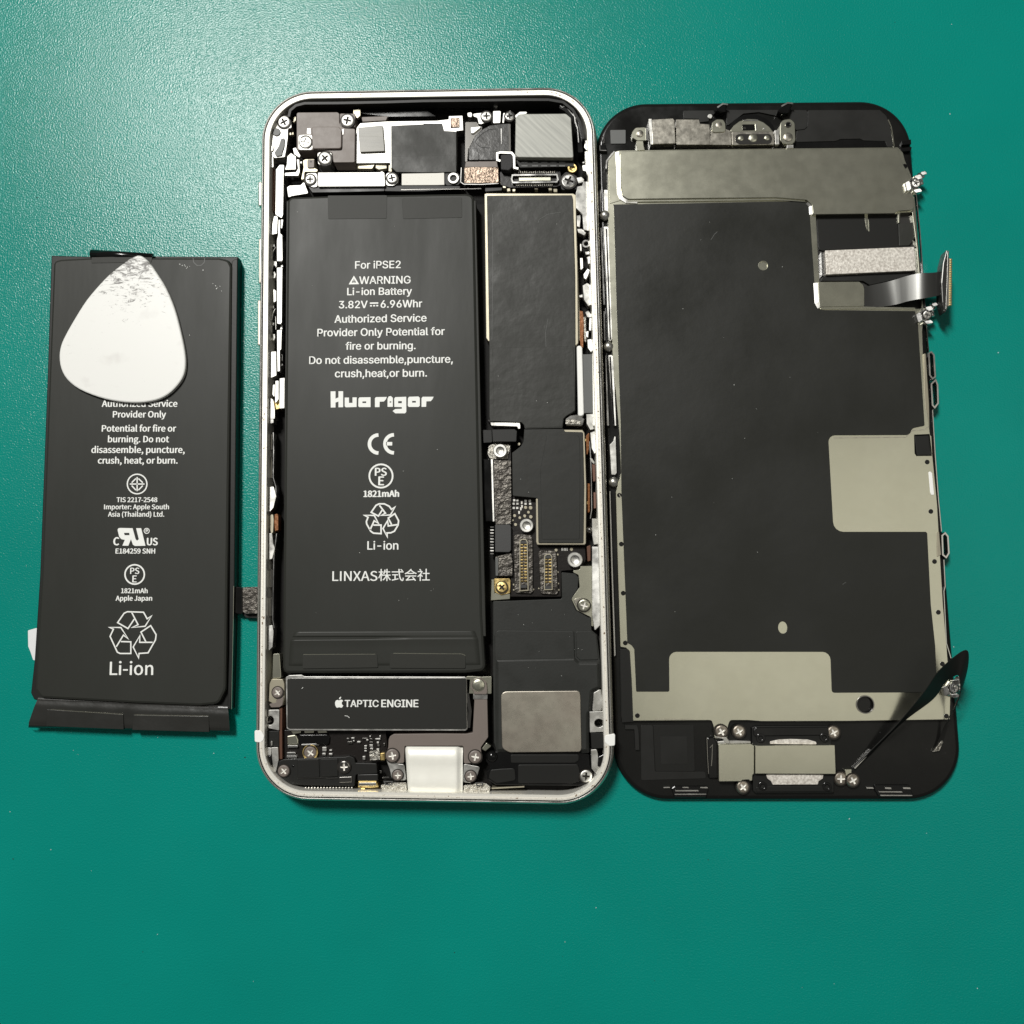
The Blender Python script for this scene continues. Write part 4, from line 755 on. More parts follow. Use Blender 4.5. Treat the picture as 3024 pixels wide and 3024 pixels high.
# ================================================================== removed battery
octr = at(390, 1450, 0)
old = thing('battery', 'removed black battery on the mat with loose bottom flap and side connector', 'battery', (octr.x, octr.y, 0))
OZ = 3.3
plate('wrap', old, 'black', L((252, 150), (580, 158), (1080, 155), (1775, 160)) + N((1648, 60), (1635, 600), (1618, 1010), (1600, 1020), (140, 965), (105, 955), (80, 905), (108, 650), (150, 0)) + L((222, 1075)), 1.9, 0.1, r=0.15, b=0.2)
plate('cell', old, 'battery', L((268, 195, 1.4), (330, 178), (600, 164), (1620, 166), (1700, 185, 1.2), (1726, 240)) + N((1590, 600), (1585, 880, 2.2), (1530, 990, 1.5), (1380, 1005), (880, 985), (160, 945), (112, 880), (122, 640), (160, 0)), OZ, 0.5, r=0.8, b=0.5)
plate('side_fin', old, 'black', L((1722, 200), (1745, 180), (1772, 178)) + N((1650, 70), (1636, 600), (1622, 1030), (1596, 1030), (1608, 600)), 2.9, 0.1, r=0.1, b=0.15)
stroke('side_fin', old, 'nickel', N((1645, 80), (1640, 400), (1632, 760), (1628, 1030)), 0.09, 2.98, 2.8)
def old_flap_z(u, v):
    return lerp_list(v, [(0, 2.35), (0.06, 2.62), (0.30, 2.78), (0.55, 2.72), (0.86, 2.55), (0.95, 2.1), (1.0, 1.0)]) + 0.10 * math.sin(u * 9 + v * 2) * v
grid('bottom_flap', old, 'battery_satin', N((142, 932), (108, 1010), (66, 1130), (62, 1172)), N((1598, 1000), (1608, 1090), (1614, 1180), (1612, 1206)), old_flap_z, 40, 8)
plate('flap_tab', old, 'battery_satin', N((205, 1030), (260, 1035), (794, 1070), (796, 1186), (200, 1160)), 2.90, 2.3, r=0.1, b=0.08)
plate('flap_tab', old, 'battery_satin', N((872, 1074), (1452, 1084), (1456, 1206), (862, 1190)), 2.90, 2.3, r=0.1, b=0.08)
stroke('flap_edge', old, 'nickel', N((235, 1032), (500, 1052), (790, 1070)), 0.07, 2.94, 2.7); stroke('flap_edge', old, 'nickel', N((878, 1074), (1150, 1078), (1450, 1082)), 0.07, 2.94, 2.7)
stroke('flap_edge', old, 'chrome_dark', N((140, 956), (500, 970), (870, 988), (1300, 1004), (1520, 1012)), 0.12, 2.76, 2.6)
stroke('crease', old, 'battery_tab', N((1580, 698), (1540, 700), (1524, 716), (1540, 740), (1582, 738)), 0.12, OZ + 0.03, OZ)
tube('tape_roll', old, 'black_gloss', [at(*L((582, 140))[0], 2.6), at(*L((800, 152))[0], 2.7), at(*L((1082, 165))[0], 2.6)], [0.95, 0.9, 0.75], 12)
plate('tape_strip', old, 'battery_tab', L((580, 165), (820, 160), (1075, 165), (1068, 205), (580, 212)), OZ + 0.08, OZ - 0.4, r=0.1, b=0.03)
plate('ribbon', old, 'black_gloss', N((1640, 82), (1712, 90), (1714, 290), (1700, 300), (1640, 288)), 2.2, 1.6, r=0.15, b=0.15)
plate('connector', old, 'foil_dark', N((1712, 92), (1740, 88), (1850, 86), (1850, 292), (1740, 296), (1714, 280)), 2.5, 0.9, r=0.2, b=0.1)
plate('connector', old, 'black', N((1700, 285), (1850, 290), (1850, 330), (1740, 325)), 1.4, 0.4, r=0.1)
plate('adhesive_strip', old, 'paper', N((130, 402), (100, 410), (58, 422), (60, 545), (78, 590), (98, 650), (120, 655)), 0.7, 0.35, r=0.2, b=0.05)
OP = OZ + 0.03
for zf, s, x0, x1, y, wt in ((L, 'Authorized Service', 665, 1278, 1384, .014), (L, 'Provider Only', 755, 1185, 1471, .014), (M, 'Potential for fire or', 665, 1268, 68, .014), (M, 'burning. Do not', 715, 1210, 155, .014), (M, 'disassemble, puncture,', 580, 1338, 242, .014), (M, 'crush, heat, or burn.', 633, 1280, 329, .014), (M, 'TIS 2217-2548', 785, 1115, 643, .014), (M, 'Importer: Apple South', 683, 1210, 701, .014), (M, 'Asia (Thailand) Ltd.', 715, 1172, 761, .014),
        (M, 'C', 760, 802, 995, .02), (M, 'US', 1033, 1117, 995, .02), (M, 'E184259 SNH', 777, 1097, 1062, .016), (M, 'PS', 896, 968, 1228, .012), (M, 'E', 914, 946, 1297, .012), (M, '1821mAh', 822, 1036, 1385, .016), (M, 'Apple Japan', 778, 1073, 1446, .016), (N, 'Li-ion', 690, 1022, 766, .008)):
    text(old, s, zf((x0, y))[0], zf((x1, y))[0], OP, wt - 0.003, ysc=1.1 if s in ('C', 'US') else 1.0, inter='noto')
strokes('standards_mark', old, 'print', [(M(*circ((952, 495), 80)), True), (M((952, 438), (952, 553)), False), (M((893, 495), (1012, 495)), False), (M((908, 484), (942, 450)), False), (M((962, 450), (998, 484)), False), (M((908, 508), (942, 545)), False), (M((962, 545), (998, 508)), False)], px(10, 2.76), OP, OZ)
flat_polys('recognition_mark', old, [(M((793, 870), (797, 858), (810, 853), (915, 855), (940, 945), (952, 957), (966, 945), (944, 855), (985, 855), (1020, 998), (935, 1000), (918, 990), (902, 945), (880, 998), (832, 997), (852, 950), (825, 945), (806, 925)), [M((845, 893), (888, 893), (890, 912), (850, 912))])], OP)
strokes('registered_mark', old, 'print', [(M(*circ((1030, 877), 21, 16)), True), (M((1024, 888), (1024, 868), (1036, 868), (1036, 878), (1024, 878)), False)], px(6, 2.76), OP, OZ)
strokes('safety_mark', old, 'print', [(M(*circ((932, 1232), 79)), True)], px(12, 2.76), OP, OZ)
strokes('recycling_mark', old, 'print', [(N((878, 335), (830, 408), (750, 362), (800, 290), (825, 278), (950, 282), (978, 333), (1012, 310), (962, 390), (860, 400), (908, 378), (858, 282)), False), (N((968, 510), (930, 435), (1005, 385), (1047, 455), (1042, 495), (985, 595), (915, 600), (912, 635), (870, 550), (922, 462), (920, 514), (1020, 514)), False),
    (N((740, 548), (795, 458), (832, 487), (775, 400), (685, 398), (718, 412), (692, 468), (748, 590), (770, 600), (852, 600), (852, 510), (775, 508)), False)], px(10, 2.6108), OP, OZ)
for c, rx in ((L((1330, 240)), 0.25), (L((1605, 400)), 0.3)): pass

# ================================================================== opening pick
PK = smooth_closed(L((955, 148), (1000, 160), (1050, 205), (1110, 290), (1190, 420), (1260, 590), (1310, 780), (1340, 930), (1347, 1040), (1330, 1130), (1280, 1210), (1200, 1285), (1100, 1330), (960, 1350), (800, 1340), (640, 1305), (480, 1240), (380, 1160), (330, 1070), (316, 970), (330, 880), (370, 790), (450, 650), (540, 510), (650, 380), (740, 290), (830, 220), (900, 170)), 3)
tip = at(*L((900, 250))[0], OZ + 1.0)
PICK_TIP = tuple(tip / 1000); pick_material()
pick = plate('opening_pick', None, 'pick', PK, OZ + 0.95, OZ + 0.12, r=0, b=0.28)
pick['label'] = 'white plastic teardrop opening pick, scuffed at its tip, lying on the removed battery'; pick['category'] = 'pick'

# ================================================================== screen assembly, lying face down
dctr = at(2290, 1330, 0)
dsp = thing('screen_assembly', 'black smartphone screen lying face down, its metal back plate and cables showing', 'screen', (dctr.x, dctr.y, 0))
DL = dense(rounded(X((1757, 308), (2679, 299), (2846, 2362), (1816, 2362)), 1.0, 10.0))
frame_sweep('glass_edge', dsp, 'glass_black', DL, [(0.5, 0.05), (0.1, 0.25), (0, 0.6), (0.05, 1.0), (0.25, 1.35), (0.55, 1.55), (0.9, 1.6)])
plate('glass_back', dsp, 'glass_black', None, 1.58, 0.3, b=0, loop=inset(DL, 0.85))
stroke('bezel_line', dsp, 'chrome_dark', K((785, 20), (800, 180)), 0.14, 2.4, 1.5); stroke('bezel_line', dsp, 'chrome', K((822, 530), (838, 800), (858, 1070), (876, 1260)), 0.14, 2.3, 1.5); stroke('bezel_line', dsp, 'chrome', K((890, 1430), (898, 1590), (890, 1620), (905, 1930)) + J((1660, 130)), 0.14, 2.3, 1.5)
stroke('bezel_line', dsp, 'chrome', H((1255, 810), (1275, 1000), (1290, 1150), (1312, 1470), (1330, 1760)), 0.14, 2.1, 1.5)
plate('bezel_panel', dsp, 'panel_dark', H((375, 152), (960, 150), (1015, 200), (1050, 300), (1072, 452), (1022, 452), (1005, 405), (830, 400), (800, 385), (640, 388), (600, 405), (280, 412), (285, 315), (350, 308), (372, 280)), 1.72, 1.4, r=0.3, b=0.04)
stroke('bezel_line', dsp, 'nickel', H((1030, 230), (1055, 290), (1070, 380), (1078, 450)), 0.16, 1.85, 1.5)
plate('bezel_slot', dsp, 'black_gloss', H((275, 418), (600, 410), (645, 392), (790, 390), (835, 405), (985, 404), (1012, 425), (1018, 452), (275, 462)), 1.66, 1.4, r=0.2, b=0.03)
plate('bezel_tape', dsp, 'panel_dark', G((975, 198), (1290, 195), (1300, 235), (1245, 255), (1240, 310), (1150, 320), (1140, 285), (985, 282)), 1.9, 1.4, r=0.1, b=0.05)
plate('bezel_tape', dsp, 'panel_dark', G((1420, 190)) + H((290, 150), (362, 152), (372, 170), (368, 290), (345, 308), (280, 315), (150, 200)) + G((1930, 250), (1760, 215), (1600, 230), (1430, 360)), 1.88, 1.4, r=0.2, b=0.05)
plate('light_sensor_window', dsp, 'sensor', G((218, 400), (378, 398), (378, 540), (224, 542)), 1.78, 1.4, r=0.15, b=0.03)
bits(dsp, 'bezel_clip', 'black_gloss', [G((108, 555), (175, 555), (180, 610), (112, 612)), H((1140, 405), (1215, 390), (1218, 430), (1145, 435)), H((1130, 460), (1222, 452), (1215, 485), (1135, 490))], 2.4, 1.0)
stroke('bezel_clip', dsp, 'chrome', G((110, 560), (112, 610), (178, 612)), 0.14, 2.5, 1.6)
for k in range(3): stroke('bezel_clip', dsp, 'chrome_dark', G((128 + k * 14, 470 - k * 12), (135 + k * 12, 535)), 0.1, 1.9, 1.5)

# ---- back plate of the panel
bp = grp('back_plate', dsp)
BASEOUT = G((195, 720, 0.3), (240, 640), (300, 612), (900, 604), (1900, 592)) + H((1110, 455, 0.3), (1150, 500), (1165, 560), (1215, 680), (1248, 900), (1262, 1100), (1290, 1480), (1320, 1775, 0.2)) + K((760, 60), (772, 400), (805, 660), (822, 810), (850, 1100), (868, 1420), (885, 1700), (905, 1930)) + J((1655, 460), (1650, 668, 0.2), (750, 682), (0, 684)) + I((1650, 797), (1460, 797, 0.6), (1440, 860), (1435, 950), (1430, 985), (1300, 985), (1295, 880), (1270, 800, 0.6), (1240, 797), (455, 803, 0.1), (440, 400), (420, 80, 0.4), (380, 45), (330, 38)) + S((352, 1370), (340, 1000), (326, 490, 0.3), (345, 420), (355, 380), (346, 160)) + R((452, 1500), (438, 1330), (432, 1100), (410, 500), (405, 310), (400, 120))
plate('panel_plate', bp, 'nickel', BASEOUT, 2.6, 1.2, r=0.2, b=0.06, hole_loops=[
    [p.xy for p in world(H((440, 1010), (1108, 1000), (1130, 990), (1225, 985), (1262, 1270), (1300, 1760), (1290, 1770), (900, 1768), (470, 1560)), 2.6)],
    circle(J((908, 537))[0], 2.6, px(72, 2.9723)),
    [p.xy for p in world(K((712, 680), (800, 676), (812, 690), (818, 805), (725, 806), (715, 790)), 2.6)]])
stroke('plate_ridge', bp, 'nickel_worn', S((345, 500), (372, 560), (395, 1360)), 0.12, 2.68, 2.5)
FILM = G((245, 1172), (1000, 1160), (1932, 1142)) + H((374, 897, 0.9), (388, 960), (444, 1781, 1.7), (1250, 1790)) + K((735, 20), (775, 625), (700, 640, 0.9), (684, 680, 0.9), (195, 682, 1.3), (228, 1262, 1.9), (790, 1262, 0.4), (812, 1700)) + J((1522, 20), (1540, 430, 0.3), (616, 434, 0.5), (603, 75, 1.5)) + I((1932, 88), (829, 88, 1.4), (832, 502, 0.3), (488, 502, 0.2), (468, 60), (440, 20)) + S((392, 1350), (358, 495)) + R((505, 1900), (470, 900), (448, 130))
plate('graphite_film', bp, 'film_smooth', FILM, 2.76, 2.4, r=0.25, b=0.05, hole_loops=[circle(W((1440, 501))[0], 2.76, 0.95), circle(W((1477, 1184))[0], 2.76, 0.88, 1.15)])
ring('film_hole_rim', bp, 'nickel', W((1440, 501))[0], 0.98, 0.84, 2.80, 2.5, b=0.03); 
for z_, c in ((K, (790, 843)), (K, (812, 1140)), (K, (834, 1441)), (K, (857, 1746)), (J, (1585, 181)), (J, (1620, 639)), (S, (346, 507)), (S, (357, 786)), (S, (368, 1066)), (S, (380, 1350)), (I, (500, 750)), (H, (1165, 610))):
    disc('alignment_hole', bp, 'black_gloss', z_(c)[0], 0.46 if z_ is not H else 0.5, 2.63, 2.5, b=0.02, n=14)
disc('ring_well', bp, 'black_gloss', J((908, 537))[0], px(74, 2.9723), 1.8, 1.2, b=0.02, n=28); ring('ring_seal', bp, 'chrome_dark', J((908, 537))[0], px(78, 2.9723), px(69, 2.9723), 2.75, 1.8, b=0.03, n=32)
plate('notch_block', bp, 'panel_dark', K((714, 684), (800, 680), (814, 800), (728, 802)), 2.2, 1.5, r=0.15)
plate('plate_slot', bp, 'white_plastic', K((798, 905), (808, 898), (820, 910), (832, 1040), (815, 1042), (808, 1025)), 2.72, 2.4, r=0.2)
stroke('plate_ridge', bp, 'nickel_worn', K((225, 698), (660, 694), (700, 655), (775, 648), (800, 630)), 0.16, 2.70, 2.5)
stroke('plate_ridge', bp, 'nickel_worn', I((680, 785), (1080, 787)), 0.14, 2.68, 2.5)
# raised top shield with folded edges
us = grp('top_shield', dsp)
plate('shield_plate', us, 'nickel', G((325, 622), (900, 610), (1900, 597)) + H((1106, 462), (1140, 575), (1205, 690), (1240, 880), (1242, 945, 0.5), (1222, 966), (1108, 975), (1086, 993), (418, 1002), (408, 925), (368, 885, 0.5)) + G((1932, 1100), (1000, 1110), (400, 1118, 1.0), (345, 1080), (330, 980)), 3.35, 1.5, r=0.3, b=0.10)
stroke('folded_edge', us, 'steel', G((290, 625), (300, 800), (308, 1050), (330, 1100), (385, 1135), (500, 1140)), 0.7, 3.0, 2.3, drop=0.14)
stroke('folded_edge', us, 'nickel', G((400, 1134), (1000, 1128), (1932, 1116)) + H((350, 892)), 0.35, 3.0, 2.3)
stroke('folded_edge', us, 'chrome', H((372, 905), (398, 935), (402, 1000)), 0.65, 3.0, 2.3, drop=0.16)
plate('flange', us, 'nickel', G((196, 690), (228, 640), (262, 618), (278, 640), (290, 1060), (345, 1125), (212, 1165)), 2.72, 2.0, r=0.15)
stroke('flange', us, 'chrome', G((176, 800), (182, 720), (228, 660), (262, 622)), 0.28, 2.9, 2.0)
# side rails along the hinge side
for q, m_ in ((R((368, 0), (402, 0), (406, 170), (398, 182), (372, 180)), 'steel'), (R((335, 0), (345, 0), (345, 180), (333, 178)), 'chrome'), (R((365, 300), (400, 298), (412, 320), (438, 1215), (425, 1235), (405, 1230), (385, 700)), 'steel'), (R((338, 310), (352, 308), (380, 940), (362, 940)), 'chrome'), (R((364, 990), (376, 990), (382, 1230), (370, 1230)), 'chrome'),
              (R((404, 1350), (432, 1345), (447, 1370), (470, 1925), (446, 1925)), 'steel'), (R((380, 1350), (388, 1350), (412, 1925), (392, 1925)), 'chrome'), (S((325, 150), (332, 380), (322, 392), (300, 390), (290, 220), (310, 200)), 'steel'), (S((288, 482), (296, 482), (312, 1000), (326, 1420), (316, 1432), (300, 950)), 'chrome')):
    plate('side_rail', dsp, m_, q, 2.5, 1.2, r=0.15, b=0.08)
stroke('side_rail', dsp, 'black_gloss', R((388, 320), (402, 700), (420, 1220)), 0.25, 2.62, 2.2); stroke('side_rail', dsp, 'black_gloss', R((418, 1360), (450, 1920)), 0.3, 2.62, 2.2)
for c in (R((374, 212)), R((405, 1280)), S((312, 432))): ball(dsp, c, 1.05, 2.2, 'steel', 'hinge_lug')
plate('side_frame', dsp, 'panel_dark', I((315, 80), (400, 60), (425, 90), (445, 805), (345, 822), (330, 760)), 2.2, 1.0, r=0.2, b=0.08)
plate('bezel_tape', dsp, 'black', S((350, 1385), (405, 1380), (425, 1640), (430, 1800), (360, 1805)), 2.3, 1.4, r=0.1)
# clips on the outer side
def clip(pts, wd, z=2.9): stroke('side_clip', dsp, 'chrome', pts, wd, z, 1.0, True)
clip(K((800, 190), (815, 182), (830, 200), (838, 330), (822, 342), (806, 320)), 0.28); clip(K((815, 375), (840, 350), (852, 380), (855, 490), (835, 516), (822, 500)), 0.28); clip(K((880, 1285), (898, 1270), (914, 1290), (920, 1390), (904, 1416), (884, 1400)), 0.28)
bits(dsp, 'side_clip', 'cream_metal', [K((766, 195), (778, 192), (802, 500), (806, 640), (786, 640), (772, 400)), K((846, 1265), (862, 1262), (872, 1400), (850, 1415))], 2.72, 0.6)
def crumpled(c, z):
    g = grp('side_catch', dsp)
    for dx, dy, r_, zz in ((-18, 16, 0.95, z), (6, -2, 1.15, z + 0.4), (24, -24, 0.8, z + 0.2), (4, 28, 0.8, z - 0.3), (22, 2, 0.7, z + 0.5)):
        o = ball(g, [(c[0][0] + dx * 0.8, c[0][1] + dy * 0.8)], r_, zz, 'chrome', 'catch_bead'); o.scale = (r_, r_ * 0.85, r_ * 0.7); o.rotation_euler = (0.5, 0.3, dx * 0.1)
    stroke('catch_loop', g, 'chrome', [(c[0][0] - 20, c[0][1] + 5), (c[0][0] - 8, c[0][1] - 12), (c[0][0] + 4, c[0][1] + 6), (c[0][0] + 16, c[0][1] - 14), (c[0][0] + 24, c[0][1] - 4)], 0.3, z + 0.9, z)
    screw(g, [(c[0][0] + 4, c[0][1] + 4)], 0.8, z + 0.95, 'steel', (0.0, -0.2))
    for dx, dy, w_, h_ in ((-20, 12, 10, 18), (10, -14, 14, 9), (26, -26, 12, 7), (8, 26, 16, 7)):
        o = plate('catch_leaf', g, 'chrome', X(*[(c[0][0] + dx + a * w_, c[0][1] + dy + b * h_) for a, b in ((-1, -.6), (.4, -1), (1, .5), (-.3, 1))]), z + 1.1, z, r=0.3, b=0.12)
        m0 = min(v.co.x for v in o.data.vertices)
        for v in o.data.vertices: v.co.z += (v.co.x - m0) * 0.24
crumpled(H((1245, 740)), 2.9); crumpled(H((1335, 1810)), 2.6); crumpled(J((1672, 382)), 2.9)

# ---- cable window at the upper side
cw = grp('cable_well', dsp)
plate('well_floor', cw, 'film_clear', H((430, 985), (1110, 975), (1240, 960), (1262, 1270), (1322, 1500), (1325, 1775), (460, 1770)), 1.72, 1.3, r=0.1, b=0.05)
plate('black_flex', cw, 'black', H((445, 1010), (1106, 1000), (1112, 1255), (1250, 1262), (1250, 1268), (515, 1292), (500, 1300), (465, 1290)), 2.1, 1.6, r=0.15)
plate('inner_flange', cw, 'nickel', H((398, 1015), (440, 1018), (470, 1545), (420, 1548)), 2.55, 1.6, r=0.1)
plate('inner_flange', cw, 'nickel', H((1108, 985), (1128, 988), (1125, 1070), (1110, 1072)), 2.5, 1.6, r=0.05)
plate('film_flap', cw, 'film', H((1112, 1075), (1240, 1068), (1262, 1180), (1200, 1255), (1120, 1258)), 2.25, 2.0, r=0.1)
for q in (H((836, 1012), (862, 1010), (868, 1100), (862, 1140), (850, 1110)), H((866, 1030), (874, 1060), (878, 1140), (870, 1142))): plate('crease', cw, 'nickel', q, 2.16, 2.0, r=0.05, b=0.02)
plate('chip_shield', cw, 'sparkle', H((516, 1296), (1238, 1266), (1244, 1280), (1256, 1455), (1245, 1460), (526, 1492)), 3.1, 1.8, r=0.08, b=0.06)
stroke('chip_edge', cw, 'chrome', H((488, 1310), (495, 1500)), 0.22, 2.7, 1.7)
plate('black_flex', cw, 'panel_dark', H((500, 1500), (1250, 1470), (1150, 1520), (880, 1578), (825, 1545), (480, 1545)), 2.3, 1.6, r=0.1)
plate('flex_clamp', cw, 'nickel', H((456, 1552), (795, 1550), (825, 1575), (836, 1610), (836, 1752), (470, 1756)), 3.0, 1.6, r=0.3, b=0.08)
stroke('folded_edge', cw, 'steel', H((438, 1560), (448, 1720), (470, 1760)), 0.75, 3.0, 2.2, drop=0.18); stroke('folded_edge', cw, 'nickel', H((480, 1766), (835, 1762), (1250, 1770)), 0.4, 2.85, 2.2)
def ribbon(name, parent, m, pairs, thick=0.12, sub=4):
    """strip through pairs of edge points: (edge pixel, z, other edge pixel, z)"""
    a = [at(*p[0], p[1]) for p in pairs]; b = [at(*p[2], p[3]) for p in pairs]
    def cr(q):
        out = []; n = len(q)
        for i in range(n - 1):
            p0, p1, p2, p3 = q[max(0, i - 1)], q[i], q[i + 1], q[min(n - 1, i + 2)]
            for j in range(sub): t = j / sub; out.append(0.5 * ((2 * p1) + (p2 - p0) * t + (2 * p0 - 5 * p1 + 4 * p2 - p3) * t * t + (3 * p1 - p0 - 3 * p2 + p3) * t ** 3))
        return out + [q[-1]]
    a, b = cr(a), cr(b); n = len(a); v, f = [], []
    for i in range(n):
        d = (a[min(i + 1, n - 1)] - a[max(i - 1, 0)]); nn = d.cross(b[i] - a[i]); nn = nn.normalized() * thick / 2 if nn.length > 1e-9 else Vector((0, 0, thick / 2))
        v += [a[i] + nn, b[i] + nn, b[i] - nn, a[i] - nn]
    v2 = []
    for k in range(4):                      # each long side has its own vertices, so it shades smoothly with crisp edges
        st = len(v2)
        for i in range(n): v2 += [v[i * 4 + k], v[i * 4 + (k + 1) % 4]]
        f += [(st + i * 2, st + i * 2 + 1, st + i * 2 + 3, st + i * 2 + 2) for i in range(n - 1)]
    return build(name, v2, f, m, parent, True)
fxc = grp('screen_cable', dsp)
hp = lambda x, y: H((x, y))[0]
ribbon('flex_ribbon', fxc, 'ribbon', [(hp(836, 1595), 2.7, hp(836, 1755), 2.7), (hp(900, 1578), 2.8, hp(930, 1760), 2.8), (hp(1050, 1545), 3.4, hp(1080, 1740), 3.4), (hp(1200, 1500), 4.6, hp(1200, 1708), 4.6), (hp(1300, 1482), 5.4, hp(1300, 1690), 5.4), (hp(1390, 1478), 5.6, hp(1390, 1675), 5.6), (hp(1475, 1466), 4.8, hp(1478, 1655), 4.8)])
def standing_connector():
    # small board standing on its long edge, pins facing outwards
    base = [(hp(1506, 1288), 6.3), (hp(1524, 1310), 6.3), (hp(1528, 1400), 6.3), (hp(1515, 1760), 6.3), (hp(1495, 1808), 6.3), (hp(1470, 1720), 6.3), (hp(1462, 1560), 6.3), (hp(1476, 1400), 6.3)]
    plate('stiffener', fxc, 'ribbon', [p for p, z in base], 6.0, 3.2, r=0.1, b=0.15)
    plate('connector_body', fxc, 'cream_metal', H((1520, 1358), (1548, 1360), (1548, 1745), (1508, 1752)), 5.9, 3.0, r=0.1, b=0.08)
    stroke('connector_edge', fxc, 'chrome', H((1520, 1300), (1514, 1550), (1504, 1770)), 0.18, 6.1, 5.0)
    for i in range(20):
        y = 1372 + i * 19.2; x = 1543 - (y - 1372) * 0.010
        plate('pin', fxc, 'gold', H((x - 10, y - 7), (x + 9, y - 7), (x + 9, y + 7), (x - 10, y + 7)), 6.0, 5.6, r=0.1, b=0.08)
standing_connector()

# ---- earpiece and front camera bracket
ep = grp('earpiece_bracket', dsp)
plate('bracket_box', ep, 'nickel_worn', G((655, 290), (870, 278), (886, 300), (896, 540), (660, 546)), 3.6, 1.6, r=0.15, b=0.08)
stroke('bracket_side', ep, 'steel', G((632, 285), (640, 420), (650, 548)), 0.55, 3.3, 1.6)
plate('bracket_strap', ep, 'nickel_worn', G((902, 290), (1140, 290), (1148, 334), (1248, 342), (1256, 552), (906, 552)), 3.2, 1.6, r=0.1, b=0.05)
plate('bracket_strap', ep, 'nickel_worn', G((1262, 400), (1420, 390), (1470, 410), (1475, 555), (1258, 553)), 3.05, 1.6, r=0.1, b=0.05)
plate('bracket_lug', ep, 'nickel', G((1275, 320), (1320, 288), (1390, 290), (1412, 330), (1418, 420), (1270, 425)), 3.3, 1.6, r=0.6, b=0.08)
plate('bracket_lug', ep, 'nickel', G((442, 425), (480, 375), (575, 370), (612, 390), (612, 508), (500, 512), (448, 480)), 2.6, 1.6, r=0.5, b=0.08)
plate('bracket_lug', ep, 'chrome', G((585, 375), (612, 372), (616, 508), (588, 508)), 2.8, 1.6, r=0.1)
plate('bracket_leg', ep, 'nickel', G((488, 512), (560, 512), (565, 560), (578, 612), (500, 612), (490, 560)), 2.75, 1.6, r=0.1)
plate('bracket_lug', ep, 'nickel', H((150, 262, 0.8), (170, 232, 0.8), (235, 222, 0.8), (268, 255, 0.8), (275, 400, 0.6), (250, 430, 0.6), (180, 428, 0.5), (148, 400, 0.4)), 3.1, 1.6, r=0.5, b=0.1)
plate('bracket_lug', ep, 'steel', H((104, 315), (140, 312), (142, 430), (110, 434)), 3.4, 1.6, r=0.1)
plate('bracket_leg', ep, 'steel', H((205, 434), (258, 434), (258, 462), (202, 466)), 2.9, 1.6, r=0.05)
for c, r_, m_ in ((G((525, 438)), 0.75, 'nickel_worn'), (G((1345, 350)), 0.85, 'nickel_worn'), (H((213, 372)), 0.95, 'nickel_worn')): boss(ep, c, r_, 3.15 if c != G((525, 438)) else 2.65, m_, 'rivet')
ring('rivet', ep, 'chrome_dark', H((216, 270))[0], 0.62, 0.36, 3.25, 2.9); disc('rivet_hole', ep, 'black_gloss', H((216, 270))[0], 0.40, 3.12, 2.9, b=0.02)
disc('solder_dot', ep, 'steel', G((1254, 256))[0], 0.48, 2.1, 1.6)
# round camera housing
fcam = grp('front_camera', dsp)
plate('lens_well', fcam, 'black_gloss', None, 2.0, 1.4, b=0.05, loop=circle(G((1680, 450))[0], 2.0, px(258, 3.5127), px(225, 3.5127), 40))
plate('lens_housing', fcam, 'nickel', G((1462, 400), (1500, 350), (1560, 305), (1640, 282), (1730, 285), (1810, 318), (1870, 365), (1905, 410), (1905, 425), (1470, 425)), 3.0, 1.6, r=0.4, b=0.15)
plate('lens_slot', fcam, 'black_gloss', G((1585, 342), (1718, 340), (1722, 402), (1588, 405)), 3.06, 2.8, r=0.2, b=0.02)
stroke('lens_slot', fcam, 'chrome', G((1730, 335), (1736, 400)), 0.3, 3.15, 2.9); stroke('lens_slot', fcam, 'chrome', G((1595, 300), (1750, 298)), 0.22, 3.1, 2.9)
disc('lens_slot', fcam, 'chrome_dark', G((1612, 378))[0], 0.28, 3.12, 3.0)
plate('camera_bar', fcam, 'nickel_worn', G((1478, 418), (1912, 414), (1920, 552), (1482, 556)), 3.3, 1.6, r=0.15, b=0.08)
plate('camera_bar', fcam, 'chrome_dark', G((1515, 455, 0.6), (1560, 440, 0.6), (1880, 440, 0.6), (1900, 490, 0.6), (1885, 542, 0.6), (1560, 548, 0.6), (1515, 520, 0.6)), 3.4, 3.2, r=0.6, b=0.06)
for c, r_ in ((G((1575, 485)), 0.55), (G((1700, 482)), 0.9), (G((1845, 480)), 0.55)): boss(fcam, c, r_, 3.45, 'nickel', 'rivet')
disc('solder_dot', fcam, 'steel', G((1815, 385))[0], 0.25, 3.1, 2.9)
# two little dark hooks at the top edge
for q in (G((1292, 212), (1330, 165), (1385, 128), (1440, 135), (1425, 165), (1420, 210), (1380, 220), (1340, 205)), H((122, 160), (160, 120), (210, 92), (255, 98), (238, 130), (222, 175), (190, 180), (150, 175))):
    g = grp('top_hook', dsp); plate('hook', g, 'black_gloss', q, 3.4, 1.4, r=0.3, b=0.35); stroke('hook_edge', g, 'chrome', [((q[1][0]), q[1][1]), q[2][:2], q[3][:2]], 0.3, 3.55, 3.2)

